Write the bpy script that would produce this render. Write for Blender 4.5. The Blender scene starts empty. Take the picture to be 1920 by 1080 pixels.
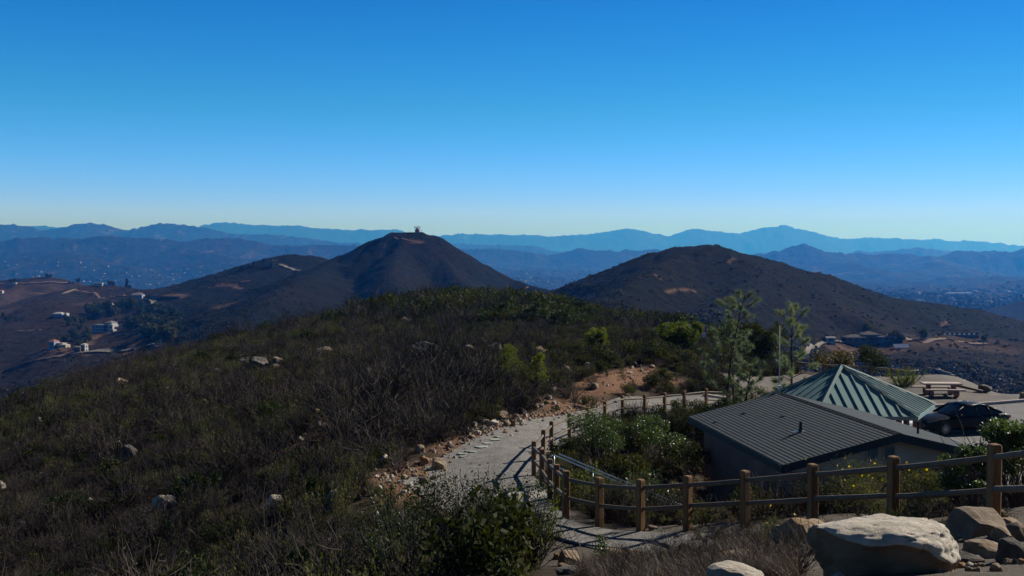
import bpy, bmesh, math, random
import numpy as np
from mathutils import Vector, Matrix, Euler

# Hilltop trail view: chaparral hills, rest room, pavilion and far ranges.
HAZE_D = 10.0e-5; HAZE_COL = (.035, .26, 1.0); HAZE_ABS = (1, 1, 1)
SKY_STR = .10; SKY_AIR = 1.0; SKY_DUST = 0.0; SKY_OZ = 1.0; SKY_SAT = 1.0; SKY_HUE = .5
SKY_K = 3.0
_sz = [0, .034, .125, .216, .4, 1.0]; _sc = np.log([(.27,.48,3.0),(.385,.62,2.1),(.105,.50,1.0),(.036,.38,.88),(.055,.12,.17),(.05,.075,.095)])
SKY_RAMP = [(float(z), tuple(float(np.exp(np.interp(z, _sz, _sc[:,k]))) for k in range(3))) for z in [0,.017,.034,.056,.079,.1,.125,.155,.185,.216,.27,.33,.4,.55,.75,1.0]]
SUN_STR = 5.0; EXPO = 0.32
# ------------------------------------------------------------------ camera geometry
F = 2059.0
TH = math.atan2(70.0, F)
CT, ST = math.cos(TH), math.sin(TH)
def P(px, py, Y):
    """point seen at pixel (px,py) of the 1920x1080 frame at forward distance Y (camera at the origin)"""
    v = py - 540.0
    ry = F*CT - v*ST
    return np.array([(px-960.0)/ry*Y, Y, (-F*ST - v*CT)/ry*Y])

scene = bpy.context.scene
COL = scene.collection

# ------------------------------------------------------------------ numpy noise
def _h(ix, iy, seed):
    n = (ix.astype(np.int64)*374761393 + iy.astype(np.int64)*668265263 + seed*1442695041) & 0x7fffffff
    n = ((n ^ (n >> 13))*1274126177) & 0x7fffffff
    return ((n ^ (n >> 16)) & 0xffff)/65535.0
def vnoise(x, y, seed=0):
    ix = np.floor(x); iy = np.floor(y); fx = x-ix; fy = y-iy
    fx = fx*fx*fx*(fx*(fx*6-15)+10); fy = fy*fy*fy*(fy*(fy*6-15)+10)
    a = _h(ix, iy, seed); b = _h(ix+1, iy, seed); c = _h(ix, iy+1, seed); d = _h(ix+1, iy+1, seed)
    return (a*(1-fx)+b*fx)*(1-fy) + (c*(1-fx)+d*fx)*fy
def fbm(x, y, seed=0, oct=4, ridged=False):
    s = 0; a = 1; t = 0
    for k in range(oct):
        n = vnoise(x*2**k+17.3*k, y*2**k-9.1*k, seed+k)
        if ridged: n = 1-abs(2*n-1)
        s = s+a*n; t += a; a *= 0.5
    return s/t

# ------------------------------------------------------------------ terrain
CP = [  # (px, py, Y) of points on the ground
 # foreground, right
 (1650,1088,7.5),(1900,1050,9),(1300,1082,10.5),(1340,1012,20),(1000,1082,17),(800,1085,20),
 (1862,985,14.2),(1674,989,16.2),(1524,988,18.3),(1397,991,20),(1289,994,21.2),(1201,997,22),(1124,988,23.2),
 (1061,972,24.2),(1043,953,26.3),(1031,936,28.8),(1016,912,31),(1001,893,33),(1018,866,36),(1034,845,39.3),
 (1068,825,43),(1101,811,46),(1134,797,49),(1168,784,51.5),(1209,781,53),(1246,776,54.5),(1283,772,55.5),(1365,767,58),
 (940,960,28.2),(900,905,32.3),(780,892,34.2),(880,828,40),(965,785,47),(1040,757,55),(1100,750,58),(1200,748,60),(1300,746,62),
 (1100,710,63),(1190,692,68.5),(1050,742,57),(1262,697,69),(1140,725,60.5),
 # left hillside
 (700,905,32),(600,800,44),(600,900,34),(600,1085,23),(700,700,70),(500,700,80),(400,800,55),(400,900,40),(400,1085,27),
 (200,900,46),(200,1085,30),(0,900,50),(0,1085,33),(0,800,66),(-150,900,60),(-300,1000,60),(-500,1080,60),
 (-150,840,80),(0,774,84),(150,722,100),(300,682,120),(450,645,150),(600,607,175),(740,585,190),(860,581,200),(960,589,190),
 (1040,602,180),(1100,614,165),(1230,640,140),(1300,656,100),(700,620,125),(900,620,125),(900,700,67),(1050,655,82),
 (1200,655,82),(1160,652,220),(1190,650,190),(1200,636,140),(560,740,66),(800,800,44),(800,730,58),
 # hidden back of that hill
 (0,830,125),(0,850,170),(150,790,160),(150,795,230),(300,740,180),(300,740,260),(450,690,230),(600,650,260),(740,620,280),
 (860,610,290),(1000,625,280),(1100,640,260),(1230,665,230),(1330,690,190),(-300,900,200),(-600,900,300),
 (300,712,430),(450,680,430),(600,660,430),(800,640,430),(1000,640,430),(1200,650,400),(0,770,480),(-300,790,480),(150,735,480),
 # right: slope down to the rest room and the parking lot
 (1420,700,92),(1500,698,90),(1330,690,180),(1430,705,150),(1430,705,220),
]
XYZ = [
 (0,0,-1.75),(3,-3,-1.7),(-4,-3,-2.2),(0,4,-2.15),(-5,8,-4.2),(6,3,-1.6),(10,8,-1.8),(12,16,-3.2),(-12,6,-6.0),(-30,10,-11),(0,-20,-1.2),(25,-20,-1.5),(-30,-20,-8),
 (4,28.5,-7.7),(1.6,31.2,-6.85),(7,30,-8.9),(9,31,-9.0),(12,31,-8.9),(15,32,-8.8),(12,25,-7.2),(8,25,-7.0),(16,24,-6.6),(22,24,-6.5),(6,37,-8.6),(5.5,42,-8.4),
 (9,45,-9.0),(12,50,-9.0),(16,40,-9.0),(20,40,-9.0),(30,38,-9.0),(16,52,-9.0),(24,52,-9.0),(32,50,-9.0),(40,52,-9.0),(14,60,-9.0),(24,60,-9.0),(34,60,-9.0),
 (20,34,-8.9),(30,30,-8.4),(24,70,-8.85),(30,70,-8.9),(34,68,-9.0),(38,66,-9.3),(20,76,-8.8),(26,77,-8.9),(31,75,-9.0),(18,82,-9.3),(15,66,-8.85),
 (36,80,-15),(30,90,-14),(40,74,-14),(46,66,-12),(50,80,-22),(40,100,-26),(40,115,-26),(50,135,-34),(60,110,-38),(60,160,-42),(90,140,-50),(80,80,-26),
 (35,250,-48),(90,250,-52),(150,250,-56),(200,300,-58),
 (-60,-60,-18),(60,-60,-8),(-300,-300,-60),(300,-300,-60),(0,-400,-60),(-3000,-3000,-150),(3000,-3000,-150),
]
MID = [ # valley between the hills
 (0,700,900),(90,667,880),(170,657,870),(280,651,860),(330,655,800),(0,748,680),(150,703,690),(300,676,680),(0,645,1050),(120,650,960),
 (200,616,1080),(120,597,1180),(330,622,1000),(300,580,1200),(0,600,1280),(60,570,1400),(200,568,1350),(280,556,1300),
 (290,549,1500),(-200,700,900),(-400,740,800),(-300,620,1300),
 (450,640,650),(600,620,700),(750,600,800),(900,590,750),(1050,600,620),(1200,620,520),(1350,640,480),
 (1530,642,690),(1600,640,700),(1680,640,710),(1560,668,600),(1620,690,520),(1700,720,440),(1780,700,520),(1850,740,430),(1920,765,400),
 (1920,700,560),(2050,780,400),(2050,700,700),(1740,640,660),(2300,760,700),(2200,700,1000),
]
FLOOR = [(-1500,590,3500),(-600,590,3500),(0,592,3300),(350,592,3300),(700,595,3300),(1000,592,3300),(1300,590,3300),(1700,560,3300),(2000,570,3000),(2600,580,3300),
 (0,538,6000),(500,538,6000),(960,528,6000),(1400,528,6000),(1900,540,6000),(-1000,538,6000),(2900,540,6000),
 (0,516,9000),(960,505,9000),(1900,516,9000),(200,495,16000),(960,485,16000),(1800,492,16000),(960,478,40000),(-900,495,16000),(2800,495,16000),
 (290,570,2200),(700,600,2200),(1300,600,2200),(1700,600,2000),(-400,590,2300),(2200,620,2000)]
pts = [P(*c) for c in CP] + [np.array(c, float) for c in XYZ] + [P(*c) for c in MID+FLOOR]
pts = np.array(pts)
def warp(x, y):
    r = np.hypot(x, y)+1e-9
    k = np.log1p(r/15.0)/r
    return x*k, y*k
def zenc(z, x, y): return z/(8.0+np.hypot(x, y))
_cu, _cv = warp(pts[:,0], pts[:,1])
_C2 = 0.06**2
_A = np.sqrt((_cu[:,None]-_cu[None])**2 + (_cv[:,None]-_cv[None])**2 + _C2)
_n = len(pts)
_M = np.zeros((_n+3, _n+3)); _M[:_n,:_n] = _A + 0*np.eye(_n)
_M[:_n,_n] = 1; _M[:_n,_n+1] = _cu; _M[:_n,_n+2] = _cv; _M[_n:,:_n] = _M[:_n,_n:].T
_W = np.linalg.solve(_M, np.concatenate([zenc(pts[:,2], pts[:,0], pts[:,1]), [0,0,0]]))
def base_h(x, y):
    u, v = warp(x, y)
    s = _W[_n] + _W[_n+1]*u + _W[_n+2]*v
    for i in range(_n):
        s = s + _W[i]*np.sqrt((u-_cu[i])**2+(v-_cv[i])**2+_C2)
    return s*(8.0+np.hypot(x, y))

# ridges: (points (px,py,Y), slope, crest rounding, gully wavelength, gully depth, range)
RID = [
 # hill with the antennas
 dict(p=[(560,520,1190),(620,489,1180),(660,474,1165),(700,451,1155),(735,437,1150),(765,435,1150),(790,436,1145),(815,443,1145),(850,464,1145),(890,489,1140),(930,511,1135),(960,525,1130),(1000,538,1120),(1040,546,1110),(1100,560,1100)], s=.6, w=7, g=60, a=12),
 dict(p=[(640,482,1170),(600,505,1100),(540,540,950),(470,585,800),(420,625,700)], s=.30, w=14, g=50, a=12),
 dict(p=[(765,446,1142),(740,482,1085),(735,520,1000),(750,560,900),(760,600,800)], s=.58, w=8, g=50, a=9),
 dict(p=[(808,456,1135),(840,500,1085),(880,545,1010),(960,570,920)], s=.58, w=8, g=50, a=9),
 # smooth hill on the right
 dict(p=[(985,560,800),(1040,546,795),(1080,533,790),(1130,512,785),(1180,493,780),(1230,474,775),(1270,465,765),(1310,461,760),(1345,464,760),(1400,479,765),(1450,492,775),(1500,505,785),(1540,515,790),(1600,538,810),(1660,557,830),(1700,564,850),(1750,569,870),(1844,584,900),(1920,604,930),(2100,640,950)], s=.46, w=11, g=50, a=7),
 dict(p=[(1290,470,755),(1240,498,705),(1200,528,640),(1140,562,570),(1070,590,500)], s=.48, w=9, g=40, a=7),
 dict(p=[(1430,498,765),(1420,515,715),(1380,548,640),(1320,585,560),(1260,625,500)], s=.46, w=9, g=40, a=7),
 dict(p=[(1480,510,775),(1530,553,720),(1590,590,660),(1660,622,625)], s=.46, w=9, g=40, a=7),
 dict(p=[(1640,560,820),(1700,586,780),(1770,612,740),(1840,640,720)], s=.42, w=8, g=40, a=7),
 # shelf in front of it on the right
 dict(p=[(1700,640,700),(1745,630,720),(1800,628,730),(1850,631,730),(1890,640,720),(1930,654,700),(2050,690,680)], s=.22, w=18, g=40, a=5),
 # knoll with the orange house
 dict(p=[(250,560,1450),(300,547,1420),(345,534,1400),(400,521,1385),(440,507,1370),(480,492,1360),(510,484,1350),(545,477,1345),(580,479,1345),(620,489,1340),(700,520,1330)], s=.26, w=16, g=60, a=12),
 # left houses ridges
 dict(p=[(-350,530,1950),(-150,528,1930),(0,526,1900),(40,523,1900),(70,520,1890),(100,521,1880),(125,533,1860),(160,546,1840)], s=.25, w=14, g=70, a=12),
 dict(p=[(60,590,1400),(110,560,1480),(140,543,1560),(170,535,1580),(210,535,1580),(245,541,1560),(280,548,1540),(310,556,1520)], s=.2, w=16, g=70, a=12),
 dict(p=[(2060,545,2000),(1990,556,2050),(1920,566,2100),(1880,576,2130),(1850,585,2150)], s=.3, w=20, g=80, a=14),
 # far country
 dict(p=[(1660,560,4200),(1760,548,4300),(1860,545,4400),(1960,520,4400),(2100,500,4400)], s=.2, w=40, g=250, a=15),
 dict(p=[(1700,540,5800),(1770,526,5700),(1820,516,5600),(1860,514,5600),(1920,518,5600),(2000,516,5600),(2200,500,5600)], s=.22, w=60, g=300, a=30),
 dict(p=[(-900,470,7800),(-300,455,7800),(-100,457,7800),(0,454,7800),(40,449,7800),(75,445,7800),(130,447,7800),(200,446,7800),(260,449,7800),(300,447,7700),(345,451,7700),(400,447,7700),(450,450,7700),(500,457,7700),(560,463,7700),(640,461,7800),(700,463,7800)], s=.36, w=35, g=600, a=90),
 dict(p=[(60,470,7000),(160,478,6700),(240,500,6400)], s=.25, w=60, g=400, a=60),
 dict(p=[(330,465,7200),(400,478,6900),(500,490,6600)], s=.25, w=60, g=400, a=60),
 dict(p=[(-900,440,12500),(-500,425,12500),(-200,423,12500),(0,420,12500),(40,424,12500),(75,431,12500),(110,425,12500),(140,420,12500),(170,418,12500),(210,424,12500),(240,429,12500),(270,425,12500),(300,420,12500),(330,421,12500),(360,425,12500),(400,431,12500),(440,437,12500),(500,441,12500),(560,446,12500),(620,452,12500),(680,458,12500),(760,462,12500)], s=.42, w=50, g=900, a=120),
 dict(p=[(720,458,14500),(760,454,14500),(800,450,14500),(840,456,14500),(900,458,14500),(1000,460,14500)], s=.3, w=50, g=900, a=90),
 dict(p=[(700,470,9800),(780,472,9800),(880,470,9800),(940,468,9800),(985,472,9800),(1030,476,9800),(1060,472,9800),(1085,469,9800),(1150,470,9800),(1240,469,9800),(1320,472,9800),(1420,476,9800)], s=.34, w=40, g=700, a=90),
 dict(p=[(1380,492,8300),(1420,481,8300),(1450,473,8300),(1478,466,8300),(1493,463,8300),(1503,460,8300),(1516,463,8300),(1535,472,8300),(1560,475,8300),(1600,478,8300),(1645,479,8300),(1690,480,8300),(1740,477,8300),(1775,474,8300),(1795,471,8300),(1815,474,8300),(1840,473,8300),(1862,470,8300),(1890,474,8300),(1920,467,8300),(1980,458,8300),(2200,450,8300),(2700,452,8300)], s=.42, w=25, g=500, a=80),
 dict(p=[(1520,490,7800),(1600,498,7200),(1660,508,6700)], s=.22, w=60, g=400, a=50),
 dict(p=[(1740,482,8000),(1760,495,7400),(1800,508,6800)], s=.22, w=60, g=400, a=50),
 dict(p=[(1560,480,12500),(1590,475,12500),(1612,470,12500),(1640,473,12500),(1680,470,12500),(1705,465,12500),(1725,462,12500),(1750,466,12500),(1790,471,12500),(1850,474,12500)], s=.34, w=40, g=700, a=60),
 dict(p=[(-1200,440,22000),(-300,432,22000),(0,428,22000),(40,424,22000),(78,420,22000),(105,424,22000),(200,430,22000),(300,432,22000),(365,429,22000),(392,420,22000),(412,416,22000),(450,420,22000),(500,422,22000),(565,422,22000),(600,427,22000),(640,431,22000),(700,430,22000),(740,430,22000),(770,436,22000),(820,441,22000),(860,439,22000),(930,440,22000),(1000,441,22000),(1050,443,22000),(1090,441,22000),(1120,436,22000),(1150,431,22000),(1177,426,22000),(1200,431,22000),(1225,439,22000),(1255,441,22000),(1275,435,22000),(1300,429,22000),(1330,431,22000),(1360,436,22000),(1372,434,22000),(1388,438,22000),(1410,431,22000),(1432,426,22000),(1455,426,22000),(1470,422,22000),(1490,428,22000),(1520,432,22000),(1545,442,22000),(1590,446,22000),(1632,444,22000),(1680,447,22000),(1720,450,22000),(1755,448,22000),(1800,451,22000),(1850,453,22000),(1895,457,22000),(1920,461,22000),(1980,455,22000),(2300,450,22000),(3200,455,22000)], s=.42, w=60, g=1400, a=150),
]
RP = []
for R in RID:
    q = np.array([P(*c) for c in R['p']])
    RP.append(q)
def smax(a, b, k):
    return 0.5*(a+b+np.sqrt((a-b)**2+k*k))
def ridge_h(x, y, R, q):
    best = np.full(x.shape, -1e9); s0 = 0.0
    hz = np.full(x.shape, -1e9)
    for i in range(len(q)-1):
        a = q[i]; b = q[i+1]; ab = b[:2]-a[:2]; L = math.hypot(*ab)
        t = np.clip(((x-a[0])*ab[0]+(y-a[1])*ab[1])/(L*L), 0, 1)
        dx = x-(a[0]+t*ab[0]); dy = y-(a[1]+t*ab[1]); d = np.hypot(dx, dy)
        zc = a[2]+t*(b[2]-a[2]); sl = s0+t*L; s0 += L
        wob = fbm(sl/R['g']+0*d, d/(R['g']*3.0), 5, 3, True)
        k = np.clip(d/(R['g']*1.2), 0, 1)
        h = zc - R['s']*(np.sqrt(d*d+R['w']**2)-R['w']) - R['a']*k*(1-wob)*1.6
        hz = np.maximum(hz, h)
    return hz
def height(x, y):
    x = np.asarray(x, float); y = np.asarray(y, float)
    r = np.hypot(x, y)
    h = base_h(x, y)
    # uneven ground
    near = np.clip((r-150)/250, 0, 1)
    h = h + near*(fbm(x/60, y/60, 3, 4)-0.5)*np.clip(r*0.006, 0, 30)
    bump = (fbm(x/2.3, y/2.3, 11, 3)-0.5)*0.28
    h = h + bump*rough_mask(x, y)*(1-near)
    far = r > 330
    if far.any():
        xf, yf, hf, rf = x[far], y[far], h[far], r[far]
        wx = (fbm(xf/90, yf/90, 21, 3)-.5)*np.clip(rf*.02, 0, 160)
        wy = (fbm(xf/90, yf/90, 31, 3)-.5)*np.clip(rf*.02, 0, 160)
        for R, q in zip(RID, RP):
            reach = 140/R['s'] if q[:,1].max() < 3000 else 700/R['s']
            m = (xf > q[:,0].min()-reach) & (xf < q[:,0].max()+reach) & (yf > q[:,1].min()-reach) & (yf < q[:,1].max()+reach)
            if m.any():
                hr = ridge_h(xf[m], yf[m], R, q)
                k = 3.0 if q[:,1].max() < 3000 else 20.0
                dd = hf[m]
                hf[m] = smax(dd, hr, k)
        hf += (fbm(xf/8, yf/8, 47, 3)-.5)*np.clip((rf-330)/150, 0, 1)*2.6*np.clip((2600-rf)/900, 0, 1)
        hf += (fbm(xf/35, yf/35, 41, 4)-.5)*np.clip(rf*.0025, 0, 40)*np.clip((rf-330)/200, 0, 1)
        hf += (fbm(xf/400, yf/400, 51, 5, True)-.6)*np.clip((rf-2500)*.012, 0, 70)
        h[far] = hf
    return h

def seg_dist(x, y, line):
    best = np.full(np.shape(x), 1e9)
    for a, b in zip(line[:-1], line[1:]):
        ab = (b[0]-a[0], b[1]-a[1]); L2 = ab[0]**2+ab[1]**2+1e-9
        t = np.clip(((x-a[0])*ab[0]+(y-a[1])*ab[1])/L2, 0, 1)
        best = np.minimum(best, np.hypot(x-a[0]-t*ab[0], y-a[1]-t*ab[1]))
    return best
def in_poly(x, y, poly):
    c = np.zeros(np.shape(x), bool); n = len(poly)
    for i in range(n):
        x1, y1 = poly[i]; x2, y2 = poly[(i+1) % n]
        m = ((y1 > y) != (y2 > y)) & (x < (x2-x1)*(y-y1)/(y2-y1+1e-12)+x1)
        c ^= m
    return c
FENCE = [(1950,978,12.2,826+159),(1862,985,14.2,0),(1674,989,16.2,0),(1524,988,18.3,0),(1397,991,20,0),(1289,994,21.2,0),(1201,997,22,0),(1124,988,23.2,0),
 (1061,972,24.2,0),(1043,953,26.3,0),(1031,936,28.8,0),(1016,912,31,0),(1001,893,33,0),(1018,866,36,0),(1034,845,39.3,0),
 (1068,825,43,0),(1101,811,46,0),(1134,797,49,0),(1168,784,51.5,0),(1209,781,53,0),(1246,776,54.5,0),(1283,772,55.5,0),(1324,769,57,0),(1368,767,58.2,0),(1410,765,59.5,0)]
FXY = [tuple(P(a,b,c)[:2]) for a,b,c,_ in FENCE]
PATH_L = [P(a,b,c)[:2] for a,b,c in [(1500,1045,15.2),(1330,1032,19),(1150,1030,20.2),(1055,1012,21.8),(975,985,24.5),(880,960,27.5),(790,925,30.5),(745,900,32.5),(805,858,36),(890,824,40.5),(955,803,44.5),(1030,780,50),(1085,764,54.5),(1140,756,58),(1200,750,60.5),(1300,744,63),(1420,741,65)]]
PATH_R = [P(a,b,c)[:2] for a,b,c in [(1560,990,17.2),(1397,991,19.9),(1240,995,21.4),(1124,989,23.0),(1061,973,24),(1043,954,26.2),(1031,937,28.6),(1016,913,30.9),(1002,893,33),(1018,867,35.9),(1034,846,39.1),(1101,812,45.7),(1160,787,50.8),(1246,777,54.2),(1324,770,56.6),(1420,766,59)]]
PATH_POLY = [tuple(p) for p in PATH_L]+[tuple(p) for p in PATH_R[::-1]]
LOT = [(9.5,45.5),(15.5,45),(15.5,36),(19,35),(30,33),(45,33),(45,62.6),(15,62.6),(11,56)]
GRAV = [(13.5,62.9),(45,62.9),(40,66),(36,70.5),(33,74),(28,77.5),(20,78.5),(13,74)]
RESTROOM = None
def rough_mask(x, y):
    m = np.ones(np.shape(x))
    d = seg_dist(x, y, FXY)
    m = np.minimum(m, np.clip((d-.3)/1.5, 0, 1))
    for poly in (PATH_POLY, LOT, GRAV):
        ins = in_poly(x, y, poly)
        dd = seg_dist(x, y, list(poly)+[poly[0]])
        m = np.where(ins, 0, np.minimum(m, np.clip((dd-.2)/1.5, 0, 1)))
    return m
def hz(x, y):
    return float(height(np.array([x], float), np.array([y], float))[0])
_hc = {}
def _col(px, y0, y1):
    """terrain profile of one picture column (kept, as many things stand in the same columns)"""
    k = (round(px*2), y0, y1)
    if k not in _hc:
        Y = np.exp(np.linspace(math.log(y0), math.log(y1), int(70*math.log(y1/y0))))
        _hc[k] = (Y, height((px-960.0)/F*Y, Y))
    return _hc[k]
def hit(px, py, y0=5.0, y1=9000.0):
    """ground point seen at a pixel"""
    d = P(px, py, 1.0)
    Y, H = _col(960+d[0]*F, y0, y1)
    Z = d[2]*Y; m = Z <= H
    if not m.any(): return None
    i = int(np.argmax(m))
    if i > 0:
        a = (Z[i-1]-H[i-1]); b = (Z[i]-H[i]); t = a/(a-b+1e-12)
        Yh = Y[i-1]+t*(Y[i]-Y[i-1])
    else: Yh = Y[0]
    return np.array([d[0]*Yh, Yh, hz(d[0]*Yh, Yh)])
# ------------------------------------------------------------------ mesh helpers
class Q:
    def __init__(s): s.v = []; s.f = []; s.n = 0
    def add(s, V, Fc):
        V = np.asarray(V, float).reshape(-1, 3)
        if isinstance(Fc, np.ndarray): s.f.append(Fc+s.n)
        else:
            by = {}
            for f in Fc: by.setdefault(len(f), []).append(f)
            for k, a in by.items(): s.f.append(np.array(a)+s.n)
        s.v.append(V); s.n += len(V); return s
    def box(s, c, d, rz=0, R=None):
        c = np.array(c, float); h = np.array(d, float)/2
        V = np.array([[x,y,z] for x in (-1,1) for y in (-1,1) for z in (-1,1)])*h
        if R is None:
            cz, sz = math.cos(rz), math.sin(rz); R = np.array([[cz,-sz,0],[sz,cz,0],[0,0,1]])
        V = V@np.asarray(R).T + c
        return s.add(V, [(0,1,3,2),(4,6,7,5),(0,4,5,1),(2,3,7,6),(0,2,6,4),(1,5,7,3)])
    def tube(s, pts, rad, n=6, cap=True):
        pts = np.array(pts, float); m = len(pts)
        rad = np.broadcast_to(rad, (m,))
        t = np.gradient(pts, axis=0); t /= np.linalg.norm(t, axis=1)[:,None]+1e-9
        up = np.array([0,0,1.0]) if abs(t[0][2]) < .9 else np.array([1.0,0,0])
        a = np.cross(t, up); a /= np.linalg.norm(a, axis=1)[:,None]+1e-9
        b = np.cross(t, a)
        an = np.arange(n)/n*2*math.pi
        V = pts[:,None,:]+rad[:,None,None]*(np.cos(an)[None,:,None]*a[:,None,:]+np.sin(an)[None,:,None]*b[:,None,:])
        i = np.arange(m-1)[:,None]*n; j = np.arange(n)[None,:]; k = (j+1) % n
        Fc = np.stack([i+j, i+k, i+n+k, i+n+j], -1).reshape(-1, 4)
        base = s.n; s.add(V, Fc)
        if cap and n > 3:
            s.f.append(np.array([[base+q for q in range(n)][::-1]])); s.f.append(np.array([[base+(m-1)*n+q for q in range(n)]]))
        return s
    def cyl(s, c, r, h, n=12, r2=None):
        c = np.array(c, float)
        return s.tube([c, c+np.array([0,0,h])], [r, r if r2 is None else r2], n)
    def leaves(s, C, size, rng, asp=0.5, up=0.3, droop=None):
        """small leaf faces centred at C"""
        C = np.asarray(C); N = len(C)
        d = rng.normal(size=(N,3)); d[:,2] += up; d /= np.linalg.norm(d, axis=1)[:,None]
        e = rng.normal(size=(N,3)); e = np.cross(d, e); e /= np.linalg.norm(e, axis=1)[:,None]+1e-9
        L = size*(0.6+0.8*rng.random(N))[:,None]; W = L*asp
        V = np.stack([C-d*L*.5, C+e*W*.5+d*L*.05, C+d*L*.5, C-e*W*.5-d*L*.05], 1)
        return s.add(V.reshape(-1,3), np.arange(4*N).reshape(-1,4))
    def mesh(s, name, mat=None, smooth=False):
        me = bpy.data.meshes.new(name)
        V = np.concatenate(s.v).astype(np.float32)
        me.vertices.add(len(V)); me.vertices.foreach_set('co', V.ravel())
        loops = np.concatenate([f.ravel() for f in s.f]).astype(np.int32)
        tot = np.concatenate([np.full(len(f), f.shape[1]) for f in s.f]).astype(np.int32)
        st = np.concatenate([[0], np.cumsum(tot)[:-1]]).astype(np.int32)
        me.loops.add(len(loops)); me.loops.foreach_set('vertex_index', loops)
        me.polygons.add(len(tot)); me.polygons.foreach_set('loop_start', st); me.polygons.foreach_set('loop_total', tot)
        me.polygons.foreach_set('use_smooth', np.full(len(tot), bool(smooth)))
        me.update(calc_edges=True)
        if mat: me.materials.append(mat)
        return me
    def obj(s, name, mat, parent=None, smooth=False):
        o = bpy.data.objects.new(name, s.mesh(name, mat, smooth)); COL.objects.link(o)
        if parent is not None: o.parent = parent
        return o
def tag(o, label=None, cat=None, group=None, kind=None):
    if label: o['label'] = label
    if cat: o['category'] = cat
    if group: o['group'] = group
    if kind: o['kind'] = kind
    return o
def thing(name, label, cat, loc=(0,0,0), rz=0, group=None):
    o = bpy.data.objects.new(name, None); o.empty_display_size = .2; COL.objects.link(o)
    o.location = [float(t) for t in loc]; o.rotation_euler = (0,0,rz)
    return tag(o, label, cat, group)
def dup(root, loc, rz=0, sc=1.0, label=None, group=None):
    r = root.copy(); COL.objects.link(r); r.location = [float(t) for t in loc]; r.rotation_euler = (0,0,rz)
    r.scale = (sc,)*3 if not hasattr(sc, '__len__') else sc
    if label: r['label'] = label
    if group: r['group'] = group
    for ch in list(root.children):
        c = ch.copy(); COL.objects.link(c); c.parent = r
        for g in ch.children:
            e = g.copy(); COL.objects.link(e); e.parent = c
    return r

# ------------------------------------------------------------------ materials
def newmat(name):
    m = bpy.data.materials.new(name); m.use_nodes = True
    nt = m.node_tree; b = nt.nodes['Principled BSDF']
    return m, nt, b, nt.nodes['Material Output']
def col(c): return (c[0], c[1], c[2], 1)
def mixc(nt, fac, a, b):
    n = nt.nodes.new('ShaderNodeMix'); n.data_type = 'RGBA'
    for sock, v in ((n.inputs[0], fac), (n.inputs[6], a), (n.inputs[7], b)):
        if isinstance(v, (tuple, list)): sock.default_value = col(v)
        elif isinstance(v, (int, float)): sock.default_value = v
        else: nt.links.new(v, sock)
    return n.outputs[2]
def ramp(nt, x, lo, hi):
    n = nt.nodes.new('ShaderNodeMapRange'); n.inputs[1].default_value = lo; n.inputs[2].default_value = hi
    nt.links.new(x, n.inputs[0]); return n.outputs[0]
def noise_n(nt, scale, detail=4, vec=None, rough=.55, kind='NOISE'):
    if kind == 'NOISE':
        n = nt.nodes.new('ShaderNodeTexNoise'); n.inputs['Detail'].default_value = detail; n.inputs['Roughness'].default_value = rough
        out = n.outputs[0]
    else:
        n = nt.nodes.new('ShaderNodeTexVoronoi'); out = n.outputs[0]
    n.inputs['Scale'].default_value = scale
    if vec is not None: nt.links.new(vec, n.inputs['Vector'])
    return out
def coords(nt, which='Object', scale=None):
    t = nt.nodes.new('ShaderNodeTexCoord').outputs[which]
    if scale is not None:
        m = nt.nodes.new('ShaderNodeMapping'); m.inputs['Scale'].default_value = scale; nt.links.new(t, m.inputs[0]); t = m.outputs[0]
    return t
def bump(nt, b, hgt, strength, dist):
    n = nt.nodes.new('ShaderNodeBump'); n.inputs['Strength'].default_value = strength; n.inputs['Distance'].default_value = dist
    nt.links.new(hgt, n.inputs['Height']); nt.links.new(n.outputs[0], b.inputs['Normal'])
def surf(name, c1, c2, scale=3, rough=.8, bs=None, bd=.01, metal=0, stretch=None, spec=.3, detail=5, lo=.35, hi=.65):
    m, nt, b, o = newmat(name)
    v = coords(nt, 'Object', stretch)
    n = noise_n(nt, scale, detail, v)
    nt.links.new(mixc(nt, ramp(nt, n, lo, hi), c1, c2), b.inputs['Base Color'])
    b.inputs['Roughness'].default_value = rough; b.inputs['Metallic'].default_value = metal
    b.inputs['Specular IOR Level'].default_value = spec
    n2 = noise_n(nt, bs or scale*6, 4, v)
    bump(nt, b, n2, .6, bd)
    return m
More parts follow.
